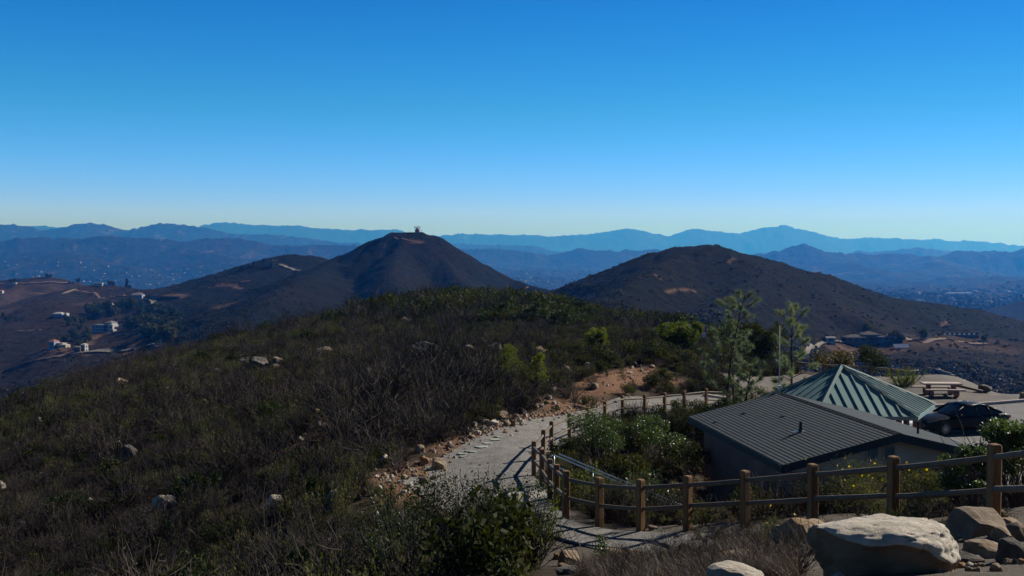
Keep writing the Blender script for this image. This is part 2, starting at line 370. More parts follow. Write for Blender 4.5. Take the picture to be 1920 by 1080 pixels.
def leafm(name, c1, c2, trans=.3, scale=1.5, rough=.5, spec=.3, tint=(1.6,1.5,.5)):
    m, nt, b, o = newmat(name)
    v = coords(nt, 'Object')
    n = ramp(nt, noise_n(nt, scale, 3, v), .35, .65)
    oi = nt.nodes.new('ShaderNodeObjectInfo')
    ma = nt.nodes.new('ShaderNodeMath'); ma.operation = 'ADD'; nt.links.new(n, ma.inputs[0])
    mb = nt.nodes.new('ShaderNodeMath'); mb.operation = 'MULTIPLY_ADD'; mb.inputs[1].default_value = .9; mb.inputs[2].default_value = -.45
    nt.links.new(oi.outputs['Random'], mb.inputs[0]); nt.links.new(mb.outputs[0], ma.inputs[1]); ma.use_clamp = True
    c = mixc(nt, ma.outputs[0], c1, c2)
    nt.links.new(c, b.inputs['Base Color']); b.inputs['Roughness'].default_value = rough; b.inputs['Specular IOR Level'].default_value = spec
    tr = nt.nodes.new('ShaderNodeBsdfTranslucent')
    mm = nt.nodes.new('ShaderNodeMix'); mm.data_type = 'RGBA'; mm.blend_type = 'MULTIPLY'; mm.inputs[0].default_value = 1
    nt.links.new(c, mm.inputs[6]); mm.inputs[7].default_value = col(tint); nt.links.new(mm.outputs[2], tr.inputs['Color'])
    mx = nt.nodes.new('ShaderNodeMixShader'); mx.inputs[0].default_value = trans
    nt.links.new(b.outputs[0], mx.inputs[1]); nt.links.new(tr.outputs[0], mx.inputs[2]); nt.links.new(mx.outputs[0], o.inputs['Surface'])
    return m
M = {}
M['wood'] = surf('post_wood', (.10,.052,.024), (.29,.165,.075), 5, .85, 40, .008, stretch=(5,5,.7), lo=.3, hi=.7)
M['rail'] = surf('rail_wood', (0.102,0.078,0.06), (0.162,0.126,0.099), 3, .75, 20, .004)
M['rock_tan'] = surf('tan_rock', (0.288,0.192,0.12), (0.4,0.336,0.264), 2.2, .9, 9, .05, lo=.4, hi=.6)
M['rock_pale'] = surf('pale_rock', (.46,.40,.33), (.66,.61,.54), 2.6, .9, 10, .05)
M['rock_grey'] = surf('grey_rock', (0.072,0.066,0.066), (0.156,0.144,0.138), 2.4, .9, 10, .05)
M['rock_brown'] = surf('brown_rock', (.17,.13,.10), (.30,.24,.18), 2.0, .9, 9, .05)
M['rock_orange'] = surf('orange_rock', (0.272,0.136,0.064), (0.368,0.24,0.136), 2.0, .9, 9, .05)
M['shingle'] = surf('roof_shingles', (.022,.033,.046), (.036,.050,.064), 5, .85, 60, .006)
M['fascia'] = surf('painted_fascia', (0.04125,0.04675,0.0495), (0.0495,0.055,0.05775), 2, .6, 20, .001)
M['block'] = surf('brown_block', (.28,.15,.12), (.37,.21,.17), 1.5, .9, 30, .006)
M['siding'] = surf('tan_siding', (.62,.51,.38), (.70,.58,.44), 1.5, .8, 30, .003)
M['teal'] = surf('teal_metal', (.15,.25,.255), (.18,.285,.29), 1.0, .5, 8, .001, spec=.5)
M['darkmetal'] = surf('dark_metal', (.03,.03,.035), (.05,.05,.055), 5, .4, 30, .001, metal=.6)
M['galv'] = surf('galvanised_pipe', (.42,.46,.48), (.55,.58,.6), 5, .35, 30, .001, metal=.7)
M['column'] = surf('column_wood', (0.132,0.072,0.051), (0.18,0.102,0.072), 4, .8, 20, .003, stretch=(5,5,1))
M['concrete'] = surf('concrete', (0.27,0.255,0.24), (0.345,0.33,0.315), 3, .85, 40, .003)
M['rail_lit'] = surf('sunlit_rail_wood', (.24,.17,.10), (.34,.25,.15), 3, .75, 20, .004)  # rail wood brightened to stand in for sun on the logs
M['hipteal'] = surf('teal_trim', (.10,.17,.175), (.115,.19,.195), 1.0, .75, 8, .001)
M['rock_front'] = surf('shaded_tan_rock', (.24,.13,.07), (.38,.24,.15), 2.6, .95, 10, .08)  # tan rock, darkened to stand in for shade on the boulder front
M['kerb'] = surf('kerb_concrete', (.40,.34,.33), (.48,.42,.40), 2, .85, 30, .003)
M['mastgrey'] = surf('mast_grey', (.22,.26,.28), (.28,.32,.34), 5, .5, 30, .001)
M['white'] = surf('white_paint', (.62,.64,.66), (.78,.79,.8), 3, .7, 20, .001)
M['bark'] = surf('bark', (0.036,0.027,0.021), (0.072,0.054,0.042), 8, .9, 30, .01, stretch=(3,3,1))
M['twig'] = surf('dry_twigs', (.040,.030,.030), (.085,.066,.060), 4, .9, 20, .003)
M['twig_dark'] = surf('burnt_twigs', (.014,.011,.012), (.036,.028,.029), 4, .9, 20, .003)
M['lf_sage'] = leafm('sage_leaves', (.045,.050,.028), (.085,.088,.050), .25, rough=.8, spec=.1)
M['lf_dark'] = leafm('dark_leaves', (.014,.026,.009), (.034,.050,.015), .25, rough=.7, spec=.12)
M['lf_olive'] = leafm('olive_leaves', (.022,.030,.010), (.055,.060,.018), .25, rough=.7, spec=.12)
M['lf_herb'] = leafm('herb_leaves', (.038,.045,.022), (.100,.104,.050), .35, rough=.7, spec=.12, tint=(1.35,1.3,.6))
M['lf_bright'] = leafm('bright_leaves', (.055,.085,.013), (.155,.18,.024), .42, rough=.6, spec=.2)
M['lf_gloss'] = leafm('glossy_leaves', (.045,.078,.030), (.105,.145,.055), .32, rough=.42, spec=.4)
M['lf_pine'] = leafm('pine_needles', (.085,.125,.085), (.17,.22,.15), .25, rough=.5, spec=.4)
M['lf_rust'] = leafm('rusty_leaves', (0.078,0.045,0.021), (0.12,0.072,0.033), .2)
M['lf_amber'] = leafm('amber_leaves', (0.0585,0.04875,0.013), (0.104,0.078,0.0195), .3)
M['straw'] = leafm('dry_grass_blades', (.10,.08,.055), (.19,.155,.11), .2, tint=(1.1,1,.8))
M['straw_grey'] = leafm('grey_dry_stems', (.085,.066,.055), (.16,.13,.11), .15, tint=(1.1,1,.9))
M['flower'] = leafm('yellow_petals', (.6,.42,.02), (.7,.55,.03), .3)

# ------------------------------------------------------------------ terrain meshes
def near_hit(a, b, c):
    h_ = hit(a, b, 20, 140); return (P(a, b, c) if h_ is None else h_)[:2]
DIRT = [[near_hit(a,b,c) for a,b,c in l] for l in [
  [(905,812,42),(940,797,45),(1000,768,52),(1050,750,57),(1110,742,60),(1150,744,60),(1140,757,57.5),(1085,766,54),(1030,782,49.5),(955,805,44)],
  [(1062,742,59),(1098,712,66),(1135,697,71),(1200,687,77),(1262,697,73),(1258,716,68),(1190,724,66),(1150,738,62),(1110,748,59),(1075,757,57)],
  [(1235,700,72),(1290,715,66),(1300,728,64),(1255,726,65)],
  [(1325,655,104),(1420,662,100),(1460,690,90),(1380,690,90),(1330,672,98)],
 ]]
TRAIL = [hit(a,b)[:2] for a,b in [(520,850),(560,832),(610,812),(665,794),(720,776),(780,757),(860,730)]]
TRAIL2 = [hit(a,b)[:2] for a,b in [(890,700),(930,705),(975,712)]]
TRAIL3 = [hit(a,b)[:2] for a,b in [(700,585),(760,590),(820,610)]]
HILLCUT = [([(1226,514),(1232,519),(1238,524)][::-1],1.5), ([(1366,492),(1372,486),(1378,484)],1.2),
  ([(770,451),(778,452),(788,453)],3), ([(1768,612),(1775,606),(1774,602)],1.4),([(0,575),(20,560),(30,545)],26),([(40,535),(90,530),(110,545)],16),([(60,550),(80,551)],6),
  ([(150,570),(175,568),(195,566)],14),([(160,650),(168,640),(180,630)],5),([(245,650),(240,665),(232,676)],6),([(400,580),(440,568)],8),([(290,560),(300,556),(340,556)],10),
  ([(690,640),(700,639)],4),([(0,590),(25,575)],16),([(410,533),(440,535),(470,540)],3),
  ([(1700,640),(1780,645),(1850,650),(1900,655)],14),([(1560,652),(1620,655),(1680,656)],6),([(1740,632),(1800,634),(1850,640)],14),([(1770,702),(1800,702)],3),([(865,565)],1),
  ([(30,690),(60,678),(120,668)],8),([(100,655),(130,665),(160,662)],6),([(1250,548),(1300,545)],1.5)]
ZR = []
def polar(name, r0, r1, step, a0, a1, na, mat, attrs, kind='structure'):
    nr = int(math.log(r1/r0)/step)+1
    rr = np.exp(np.linspace(math.log(r0), math.log(r1), nr+1)); aa = np.linspace(a0, a1, na+1)
    R_, A_ = np.meshgrid(rr, aa, indexing='ij')
    X = (R_*np.sin(A_)).ravel(); Y = (R_*np.cos(A_)).ravel()
    Z = np.empty_like(X)
    for s in range(0, len(X), 200000): Z[s:s+200000] = height(X[s:s+200000], Y[s:s+200000])
    ZR.append((Z.min(), Z.max()))
    i = np.arange(nr)[:,None]*(na+1); j = np.arange(na)[None,:]
    Fc = np.stack([i+j, i+na+1+j, i+na+2+j, i+j+1], -1).reshape(-1,4)
    q = Q(); q.add(np.stack([X,Y,Z],1), Fc[:, ::-1])
    return q, X, Y, Z
D2R = math.pi/180
def attr(me, name, val):
    a = me.attributes.new(name, 'FLOAT', 'POINT'); a.data.foreach_set('value', val.astype(np.float32))
def attr_node(nt, name):
    n = nt.nodes.new('ShaderNodeAttribute'); n.attribute_name = name; return n.outputs['Fac']

def ground_mat():
    m, nt, b, o = newmat('hillside_soil')
    v = coords(nt)
    n1 = ramp(nt, noise_n(nt, .35, 6, v), .35, .65); n2 = ramp(nt, noise_n(nt, 9, 6, v), .4, .62)
    c = mixc(nt, n1, (.020,.014,.010), (.036,.025,.018))
    c = mixc(nt, n2, c, (.06,.044,.033))
    g = attr_node(nt, 'gravel'); n3 = ramp(nt, noise_n(nt, 30, 5, v), .35, .65)
    c = mixc(nt, g, c, mixc(nt, n3, (.09,.075,.062), (.16,.14,.12)))
    d = attr_node(nt, 'dirt'); n4 = ramp(nt, noise_n(nt, 5, 6, v), .3, .7)
    c = mixc(nt, d, c, mixc(nt, n4, (.13,.065,.038), (.23,.13,.08)))
    nt.links.new(c, b.inputs['Base Color']); b.inputs['Roughness'].default_value = .95; b.inputs['Specular IOR Level'].default_value = .15
    bump(nt, b, noise_n(nt, 14, 8, v, .7), .9, .07)
    return m
def hills_mat():
    m, nt, b, o = newmat('chaparral_hillside')
    v = coords(nt)
    n1 = ramp(nt, noise_n(nt, .012, 5, v), .38, .62); n2 = ramp(nt, noise_n(nt, .16, 5, v, .7), .38, .6)
    c = mixc(nt, n1, (.010,.014,.006), (.022,.016,.010))
    c = mixc(nt, n2, (.004,.006,.003), c)
    n5 = ramp(nt, noise_n(nt, .05, 6, v, .75), .60, .72)
    c = mixc(nt, n5, c, (.022,.016,.011))
    dry = attr_node(nt, 'dry'); c = mixc(nt, dry, c, mixc(nt, n2, mixc(nt, ramp(nt, noise_n(nt, .022, 6, v, .7), .42, .58), (.012,.011,.007), (.034,.020,.013)), (.055,.034,.023)))
    d = attr_node(nt, 'cut'); c = mixc(nt, d, c, mixc(nt, n2, (.12,.07,.045), (.20,.125,.085)))
    nt.links.new(c, b.inputs['Base Color']); b.inputs['Roughness'].default_value = 1; b.inputs['Specular IOR Level'].default_value = .05
    bump(nt, b, noise_n(nt, .30, 7, v, .8), 1.0, 2.6)
    return m
def far_mat():
    m, nt, b, o = newmat('mountain_slopes')
    v = coords(nt)
    n1 = ramp(nt, noise_n(nt, .0018, 6, v, .65), .38, .62); n2 = ramp(nt, noise_n(nt, .012, 7, v, .75), .4, .62)
    c = mixc(nt, n1, (.016,.016,.010), (.034,.024,.016))
    c = mixc(nt, n2, (.010,.012,.008), c)
    n5 = ramp(nt, noise_n(nt, .006, 8, v, .8), .57, .70)
    c = mixc(nt, n5, c, (.15,.11,.08))
    nt.links.new(c, b.inputs['Base Color']); b.inputs['Roughness'].default_value = 1; b.inputs['Specular IOR Level'].default_value = .05
    bump(nt, b, noise_n(nt, .012, 7, v, .75), 1.0, 40.0)
    return m
def soft(x, y, poly, w):
    ins = in_poly(x, y, poly); d = seg_dist(x, y, list(poly)+[poly[0]])
    return np.clip(.5+np.where(ins, d, -d)/w, 0, 1)

A0, A1, NA = -42*D2R, 42*D2R, 840
q, X, Y, Z = polar('ground', 4.0, 330.0, .0075, A0, A1, NA, None, None)
nX = len(X)
# coarse rest of the disc (beside and behind the viewer)
def coarse(q, r0, r1, nr, a0, a1, na):
    rr = np.exp(np.linspace(math.log(r0), math.log(r1), nr+1)); aa = np.linspace(a0, a1, na+1)
    R_, A_ = np.meshgrid(rr, aa, indexing='ij'); x = (R_*np.sin(A_)).ravel(); y = (R_*np.cos(A_)).ravel()
    z = height(x, y); ZR.append((z.min(), z.max())); i = np.arange(nr)[:,None]*(na+1); j = np.arange(na)[None,:]
    q.add(np.stack([x,y,z],1), np.stack([i+j, i+j+1, i+na+2+j, i+na+1+j], -1).reshape(-1,4))
    return x, y
x1, y1 = coarse(q, .05, 4.0, 14, A0, A1, 84)
x2, y2 = coarse(q, .05, 4000.0, 150, A1, A0+2*math.pi, 160)
gX = np.concatenate([X, x1, x2]); gY = np.concatenate([Y, y1, y2])
me = q.mesh('ground', ground_mat(), True)
dirt = np.zeros(len(gX))
wobx = gX+(fbm(gX/1.5, gY/1.5, 61, 3)-.5)*2.2; woby = gY+(fbm(gX/1.5, gY/1.5, 71, 3)-.5)*2.2
for pl in DIRT: dirt = np.maximum(dirt, soft(wobx, woby, [tuple(t) for t in pl], 1.0))
dirt = np.maximum(dirt, .9*np.clip(1.6-seg_dist(wobx, woby, PATH_L[5:12])/.8, 0, 1))
dirt = np.maximum(dirt, .75*np.clip(1.5-seg_dist(wobx, woby, TRAIL)/.8, 0, 1))
dirt = np.maximum(dirt, .8*np.clip(1.5-seg_dist(wobx, woby, TRAIL2)/1.2, 0, 1))
dirt = np.maximum(dirt, .4*np.clip(1.5-seg_dist(wobx, woby, TRAIL3)/2.5, 0, 1))
attr(me, 'dirt', dirt)
gr = np.clip((gX-1.2+(woby-gY))/1.5, 0, 1)*np.clip((24.5-gY)/2, 0, 1)
gr = np.maximum(gr, np.clip(2.0-seg_dist(gX, gY, PATH_L[:5])/1.2, 0, 1)*.8)
attr(me, 'gravel', gr)
g = bpy.data.objects.new('ground', me); COL.objects.link(g); tag(g, kind='structure')

q, X, Y, Z = polar('hills', 330.0, 2600.0, .0042, A0, A1, NA, None, None)
me = q.mesh('hills', hills_mat(), True)
cut = np.zeros(len(X)); nx = (fbm(X/14, Y/14, 61, 3)-.5)*14; ny = (fbm(X/14, Y/14, 71, 3)-.5)*14
for line, w in HILLCUT:
    l = [hit(a, b, 335) for a, b in line]; l = [t[:2] for t in l if t is not None]
    if len(l) == 1: l = [l[0], l[0]+.1]
    if len(l) > 1:
        cut = np.maximum(cut, np.clip(1.3-seg_dist(X+nx*min(1, w/9), Y+ny*min(1, w/9), l)/w, 0, 1)*(.75 if w > 5 else 1)*(.45 if w > 13 else 1))
attr(me, 'cut', cut)
ang = X/Y
dry = np.clip((-.30-ang)/.06, 0, 1)*(.35+.65*fbm(X/90, Y/90, 91, 3))*np.clip((Y-600)/150,0,1)
dry = np.maximum(dry, .55*np.clip((ang-.27)/.03, 0, 1)*np.clip((740-Y)/60, 0, 1)*fbm(X/60, Y/60, 92, 3)*1.4)
attr(me, 'dry', np.clip(dry, 0, 1))
o = bpy.data.objects.new('hills', me); COL.objects.link(o); tag(o, kind='structure')

q, X, Y, Z = polar('mountains', 2600.0, 25000.0, .0055, A0, A1, NA, None, None)
o = q.obj('mountains', far_mat(), None, True); tag(o, kind='structure')

# ------------------------------------------------------------------ flat ground sheets
def sheet(name, left, right, nx, sub, lift, mat, kind='structure'):
    L = np.array(left); R_ = np.array(right)
    def resamp(p, n):
        d = np.concatenate([[0], np.cumsum(np.hypot(*np.diff(p, axis=0).T))]); t = np.linspace(0, d[-1], n)
        return np.stack([np.interp(t, d, p[:,0]), np.interp(t, d, p[:,1])], 1)
    a = resamp(L, sub); b = resamp(R_, sub); w = np.linspace(0, 1, nx+1)
    G = a[:,None]*(1-w)[None,:,None]+b[:,None]*w[None,:,None]
    x = G[...,0].ravel(); y = G[...,1].ravel(); z = height(x, y)+lift
    i = np.arange(sub-1)[:,None]*(nx+1); j = np.arange(nx)[None,:]
    q = Q(); q.add(np.stack([x,y,z],1), np.stack([i+j, i+j+1, i+nx+2+j, i+nx+1+j], -1).reshape(-1,4))
    o = q.obj(name, mat, None, True); return tag(o, kind=kind)
M['path'] = surf('decomposed_granite', (.185,.178,.17), (.25,.24,.23), .9, .95, 22, .05, detail=8)
# speckle for the path
def speck(m, scale, c, lo, hi):
    nt = m.node_tree; b = nt.nodes['Principled BSDF']; l = b.inputs['Base Color'].links[0]; src = l.from_socket
    n = ramp(nt, noise_n(nt, scale, 6, coords(nt), .7), lo, hi)
    nt.links.new(mixc(nt, n, src, c), b.inputs['Base Color'])
speck(M['shingle'], .9, (.026,.034,.042), .45, .7); speck(M['teal'], 1.4, (.13,.20,.20), .5, .75); speck(M['siding'], 1.1, (.40,.33,.25), .5, .8); speck(M['rail'], 3, (.07,.055,.045), .5, .7)
speck(M['path'], 11, (.085,.082,.08), .48, .64); speck(M['path'], 2.2, (.11,.10,.095), .48, .7)
speck(M['rock_pale'], 5, (.06,.055,.05), .60, .68)
speck(M['rock_tan'], 5, (.10,.08,.06), .60, .70)
speck(M['rock_grey'], 7, (.26,.24,.22), .60, .70)
for k_ in ('rock_pale','rock_tan','rock_front','rock_orange','rock_brown','rock_grey'):   # lichen and iron stains, coarse grain
    nt_ = M[k_].node_tree; b_ = nt_.nodes['Principled BSDF']
    st_ = ramp(nt_, noise_n(nt_, 2.6, 9, coords(nt_), .78), .50, .66)
    src_ = b_.inputs['Base Color'].links[0].from_socket; s2_ = mixc(nt_, .42, src_, (.24,.14,.08)); nt_.links.new(mixc(nt_, st_, src_, s2_), b_.inputs['Base Color'])
    bn_ = b_.inputs['Normal'].links[0].from_node; bn_.inputs['Distance'].default_value = .16; bn_.inputs['Strength'].default_value = .8
    nt_.links.new(noise_n(nt_, 3.5, 12, coords(nt_), .72), bn_.inputs['Height'])
sheet('path', PATH_L, PATH_R, 24, 420, .02, M['path'])
M['asphalt'] = surf('worn_asphalt', (.14,.14,.143), (.185,.185,.188), .5, .9, 60, .006, detail=8)
speck(M['asphalt'], 1.2, (.11,.11,.112), .5, .7)
M['gravelpad'] = surf('gravel_pad', (.105,.093,.086), (.16,.143,.132), 1.2, .95, 14, .04, detail=8)
sheet('parking_lot', [(9.5,43),(11,45.5),(10.5,52),(11,56),(13,62.6)], [(46,33),(46,42),(46,50),(46,56),(46,62.6)], 40, 60, .02, M['asphalt'])
sheet('gravel_pad', [(11,62.9),(12,68),(13,74),(14,80)], [(46,62.9),(41,66),(36.5,70),(31,76)], 50, 40, .03, M['gravelpad'])
def ribbon(name, line, w, lift, mat, y0=330, wob=0, kind='structure'):
    p = np.array([hit(a, b, y0)[:2] for a, b in line])
    d = np.concatenate([[0], np.cumsum(np.hypot(*np.diff(p, axis=0).T))]); n = max(6, int(d[-1]/(w*1.0)))
    t = np.linspace(0, d[-1], min(n, 400)); c = np.stack([np.interp(t, d, p[:,0]), np.interp(t, d, p[:,1])], 1)
    for _ in range(6): c[1:-1] = (c[:-2]+2*c[1:-1]+c[2:])/4
    tg = np.gradient(c, axis=0); tg /= np.hypot(*tg.T)[:,None]; nn = np.stack([-tg[:,1], tg[:,0]], 1)
    k = 5; off = np.linspace(-.5, .5, k)*w
    G = c[:,None]+nn[:,None]*off[None,:,None]; x = G[...,0].ravel(); y = G[...,1].ravel()
    h = height(x, y).reshape(-1, k); h = np.maximum(h, h.mean(1)[:,None]) if lift > 0 else h
    i = np.arange(len(c)-1)[:,None]*k; j = np.arange(k-1)[None,:]
    q = Q(); q.add(np.stack([x,y,h.ravel()+lift],1), np.stack([i+j, i+k+j, i+k+1+j, i+j+1], -1).reshape(-1,4))
    o = q.obj(name, mat, None, True); return tag(o, kind=kind)
M['roadm'] = surf('pale_road', (.15,.125,.11), (.22,.19,.165), .1, .9, 2, .05)
M['dirtroad'] = surf('dirt_road', (.12,.07,.05), (.17,.105,.075), .1, .9, 2, .05)
for nm, ln, w, mt in [
  ('road', [(-60,716),(0,700),(30,690),(90,674),(150,662),(200,658),(262,651),(300,650)], 7, 'roadm'),
  ('road', [(0,532),(60,532),(120,533),(128,531)], 6, 'dirtroad'),
  ('road', [(118,551),(130,547),(142,542)], 6, 'roadm'),
  ('road', [(140,544),(180,549),(230,554),(270,556)], 4, 'dirtroad'),
  ('road', [(280,562),(292,570),(285,577),(265,580)], 6, 'roadm'),
  ('road', [(322,612),(328,603),(336,599)], 6, 'roadm'),
  ('road', [(30,622),(70,619),(105,614)], 4, 'dirtroad'),
  ('road', [(390,540),(430,536),(470,528)], 3, 'dirtroad'),
  ('road', [(525,496),(545,503),(562,508)], 4.5, 'roadm'),
  ('road', [(970,549),(1000,547),(1034,545)], 2.2, 'dirtroad'),
  ('road', [(740,447),(760,450),(785,454)], 1.8, 'dirtroad'),
  ('road', [(1512,665),(1520,655),(1535,645),(1560,641),(1600,642),(1640,643)], 2.6, 'roadm'),
  ('road', [(1700,637),(1750,638),(1800,641),(1850,643)], 4, 'dirtroad'),
  ('road', [(1672,695),(1700,696),(1722,696)], 4, 'roadm')]:
    ribbon(nm, ln, w, .35, M[mt])
# ------------------------------------------------------------------ plants
def lumps(rng, n, rx, rz, z0):
    a = rng.random(n)*2*math.pi; r = np.sqrt(rng.random(n))*rx*.75
    c = np.stack([r*np.cos(a), r*np.sin(a), z0+rz*(.35+.65*rng.random(n))*(1-.45*(r/rx)**2)], 1)
    s = rx*(.22+.22*rng.random(n))
    return c, s
def cloud(rng, C, S, n, sq=.8, shell=.55):
    k = rng.integers(0, len(C), n); d = rng.normal(size=(n,3)); d /= np.linalg.norm(d, axis=1)[:,None]
    r = (shell+(1-shell)*rng.random(n))*S[k]
    p = C[k]+d*r[:,None]*np.array([1,1,sq]); p[:,2] = np.maximum(p[:,2], .02)
    return p
def stems(q, rng, n, h, spread, r0, seg=4, fork=2, curve=.3, n_side=3):
    tips = []
    for i in range(n):
        a = rng.random()*6.283; tilt = spread*(.25+.75*rng.random()); L = h*(.6+.5*rng.random())
        d = np.array([math.cos(a)*tilt, math.sin(a)*tilt, 1.0]); d /= np.linalg.norm(d)
        p = [np.array([math.cos(a), math.sin(a), 0])*rng.random()*.12*h]
        for s in range(seg):
            d = d+rng.normal(size=3)*curve*.5; d[2] = max(d[2], .15); d /= np.linalg.norm(d); p.append(p[-1]+d*L/seg)
        q.tube(p, np.linspace(r0, r0*.3, seg+1), n_side, False); tips.append(p[-1])
        for f in range(fork):
            b = p[rng.integers(1, seg)]; e = d+rng.normal(size=3)*.7; e[2] = abs(e[2])*.8+.2; e /= np.linalg.norm(e)
            l = L*(.25+.3*rng.random()); m1 = b+e*l*.5+rng.normal(size=3)*l*.08; en = b+e*l
            q.tube([b, m1, en], [r0*.55, r0*.4, r0*.2], n_side, False); tips.append(en)
    return np.array(tips)
PROT = bpy.data.collections.new('plant_shapes')      # source shapes for the ground cover only
def proto(name, mesh):
    o = bpy.data.objects.new(name, mesh); PROT.objects.link(o); return o
def join_mesh(name, qa, ma, qb, mb):
    me = None
    q = Q(); na = sum(len(f) for f in qa.f)
    for V, n in ((qa, 0), (qb, 1)):
        off = q.n
        for v in V.v: q.v.append(v)
        for f in V.f: q.f.append(f+off)
        q.n += V.n
    me = q.mesh(name); me.materials.append(ma); me.materials.append(mb)
    mi = np.ones(len(me.polygons), np.int32); mi[:na] = 0; me.polygons.foreach_set('material_index', mi)
    return me
rng = np.random.default_rng(7)
# p0-2 upright herbs, p3-5 twiggy brush, p6-8 leafy domes, p9-10 dry grass, p11-12 sparse sage, p13-14 tiny far domes
for k in range(3):
    q1 = Q(); t = stems(q1, rng, 26, .62, .55, .006, 3, 1, .2)
    C = []
    for i in range(26):
        a = rng.random()*6.283; tl = .5*rng.random(); L = .35+.45*rng.random()
        b = np.array([math.cos(a), math.sin(a), 0])*rng.random()*.28; d = np.array([math.cos(a)*tl, math.sin(a)*tl, 1]); d /= np.linalg.norm(d)
        C.append(b+d*(np.linspace(.1, 1, 12)[:,None])*L+rng.normal(size=(12,3))*.015)
    q2 = Q(); q2.leaves(np.concatenate(C), .085, rng, .3, 2.2)
    proto('p%02d' % k, join_mesh('herb_shape', q1, M['twig'], q2, M['lf_herb']))
for k in range(3, 6):
    q1 = Q(); stems(q1, rng, 34, .95, 1.0, .0085, 5, 3, .5)
    q2 = Q(); q2.leaves(rng.normal(size=(60,3))*np.array([.28,.28,.18])+np.array([0,0,.4]), .05, rng, .4)
    proto('p%02d' % k, join_mesh('brush_shape', q1, M['twig_dark'] if k != 4 else M['twig'], q2, M['lf_olive']))
for k in range(6, 9):
    c, s = lumps(rng, 11, .62, .6, .1); q1 = Q(); stems(q1, rng, 8, .6, .9, .012, 4, 1)
    q2 = Q(); q2.leaves(cloud(rng, c, s, 1100, .8, .6), .075, rng, .5, .4)
    proto('p%02d' % k, join_mesh('dome_shape', q1, M['twig'], q2, M['lf_dark'] if k != 7 else M['lf_olive']))
def grass_q(rng, n, h, sp, w, lean=.5):
    q = Q(); a = rng.random(n)*6.283; r = np.sqrt(rng.random(n))*sp
    b = np.stack([r*np.cos(a), r*np.sin(a), np.zeros(n)], 1); az = rng.random(n)*6.283; ln = lean*rng.random(n); L = h*(.5+.6*rng.random(n))
    d = np.stack([np.cos(az)*ln, np.sin(az)*ln, np.ones(n)], 1); d /= np.linalg.norm(d, axis=1)[:,None]
    s = np.stack([-np.sin(az), np.cos(az), np.zeros(n)], 1)*w/2
    m = b+d*L[:,None]*.55; d2 = d+np.stack([np.cos(az), np.sin(az), -.4*np.ones(n)], 1)*ln[:,None]*.9; t = m+d2*L[:,None]*.45
    V = np.stack([b-s, b+s, m+s*.8, m-s*.8, t+s*.2, t-s*.2], 1).reshape(-1,3); i = np.arange(n)[:,None]*6
    q.add(V, np.concatenate([i+np.array([0,1,2,3]), i+np.array([3,2,4,5])]))
    return q
for k in (9, 10):
    q1 = grass_q(rng, 90, .5, .28, .007); proto('p%02d' % k, q1.mesh('grass_shape', M['straw'] if k == 9 else M['straw_grey']))
for k in (11, 12):
    c, s = lumps(rng, 8, .5, .5, .08); q1 = Q(); stems(q1, rng, 16, .65, .9, .008, 4, 2, .4)
    q2 = Q(); q2.leaves(cloud(rng, c, s, 420, .8, .3), .06, rng, .35, 1.0)
    proto('p%02d' % k, join_mesh('sage_shape', q1, M['twig'], q2, M['lf_sage']))
for k in (13, 14):
    c, s = lumps(rng, 7, .5, .42, .0); q2 = Q(); q2.leaves(cloud(rng, c, s, 110, .8, .8), .26, rng, .7, .3)
    proto('p%02d' % k, q2.mesh('far_shape', M['lf_far'] if 'lf_far' in M else M['lf_olive']))

def scatter(name, XY, idx, sc, rng, tilt=.12, kind='stuff', lift=-.03, label=None, cat=None):
    n = len(XY); z = height(XY[:,0], XY[:,1])+lift*sc
    me = bpy.data.meshes.new(name); me.vertices.add(n)
    me.vertices.foreach_set('co', np.stack([XY[:,0], XY[:,1], z], 1).astype(np.float32).ravel())
    def at(nm, ty, v, key):
        a = me.attributes.new(nm, ty, 'POINT'); a.data.foreach_set(key, v)
    at('rot', 'FLOAT_VECTOR', np.stack([rng.normal(size=n)*tilt, rng.normal(size=n)*tilt, rng.random(n)*6.283], 1).astype(np.float32).ravel(), 'vector')
    s3 = np.stack([sc*(.85+.3*rng.random(n)), sc*(.85+.3*rng.random(n)), sc*(.8+.45*rng.random(n))], 1)
    at('scl', 'FLOAT_VECTOR', s3.astype(np.float32).ravel(), 'vector'); at('idx', 'INT', idx.astype(np.int32), 'value')
    o = bpy.data.objects.new(name, me); COL.objects.link(o); tag(o, label, cat, kind=kind)
    ng = bpy.data.node_groups.new(name+'_nodes', 'GeometryNodeTree')
    ng.interface.new_socket('Geometry', in_out='INPUT', socket_type='NodeSocketGeometry'); ng.interface.new_socket('Geometry', in_out='OUTPUT', socket_type='NodeSocketGeometry')
    N = ng.nodes; gi = N.new('NodeGroupInput'); go = N.new('NodeGroupOutput'); ip = N.new('GeometryNodeInstanceOnPoints'); ci = N.new('GeometryNodeCollectionInfo')
    ci.inputs['Collection'].default_value = PROT; ci.inputs['Separate Children'].default_value = True; ci.inputs['Reset Children'].default_value = True
    def na(nm, ty):
        a = N.new('GeometryNodeInputNamedAttribute'); a.data_type = ty; a.inputs['Name'].default_value = nm; return a.outputs['Attribute']
    L = ng.links; L.new(gi.outputs[0], ip.inputs['Points']); L.new(ci.outputs[0], ip.inputs['Instance']); ip.inputs['Pick Instance'].default_value = True
    L.new(na('idx', 'INT'), ip.inputs['Instance Index']); L.new(na('rot', 'FLOAT_VECTOR'), ip.inputs['Rotation']); L.new(na('scl', 'FLOAT_VECTOR'), ip.inputs['Scale'])
    L.new(ip.outputs[0], go.inputs[0])
    md = o.modifiers.new('cover', 'NODES'); md.node_group = ng
    return o
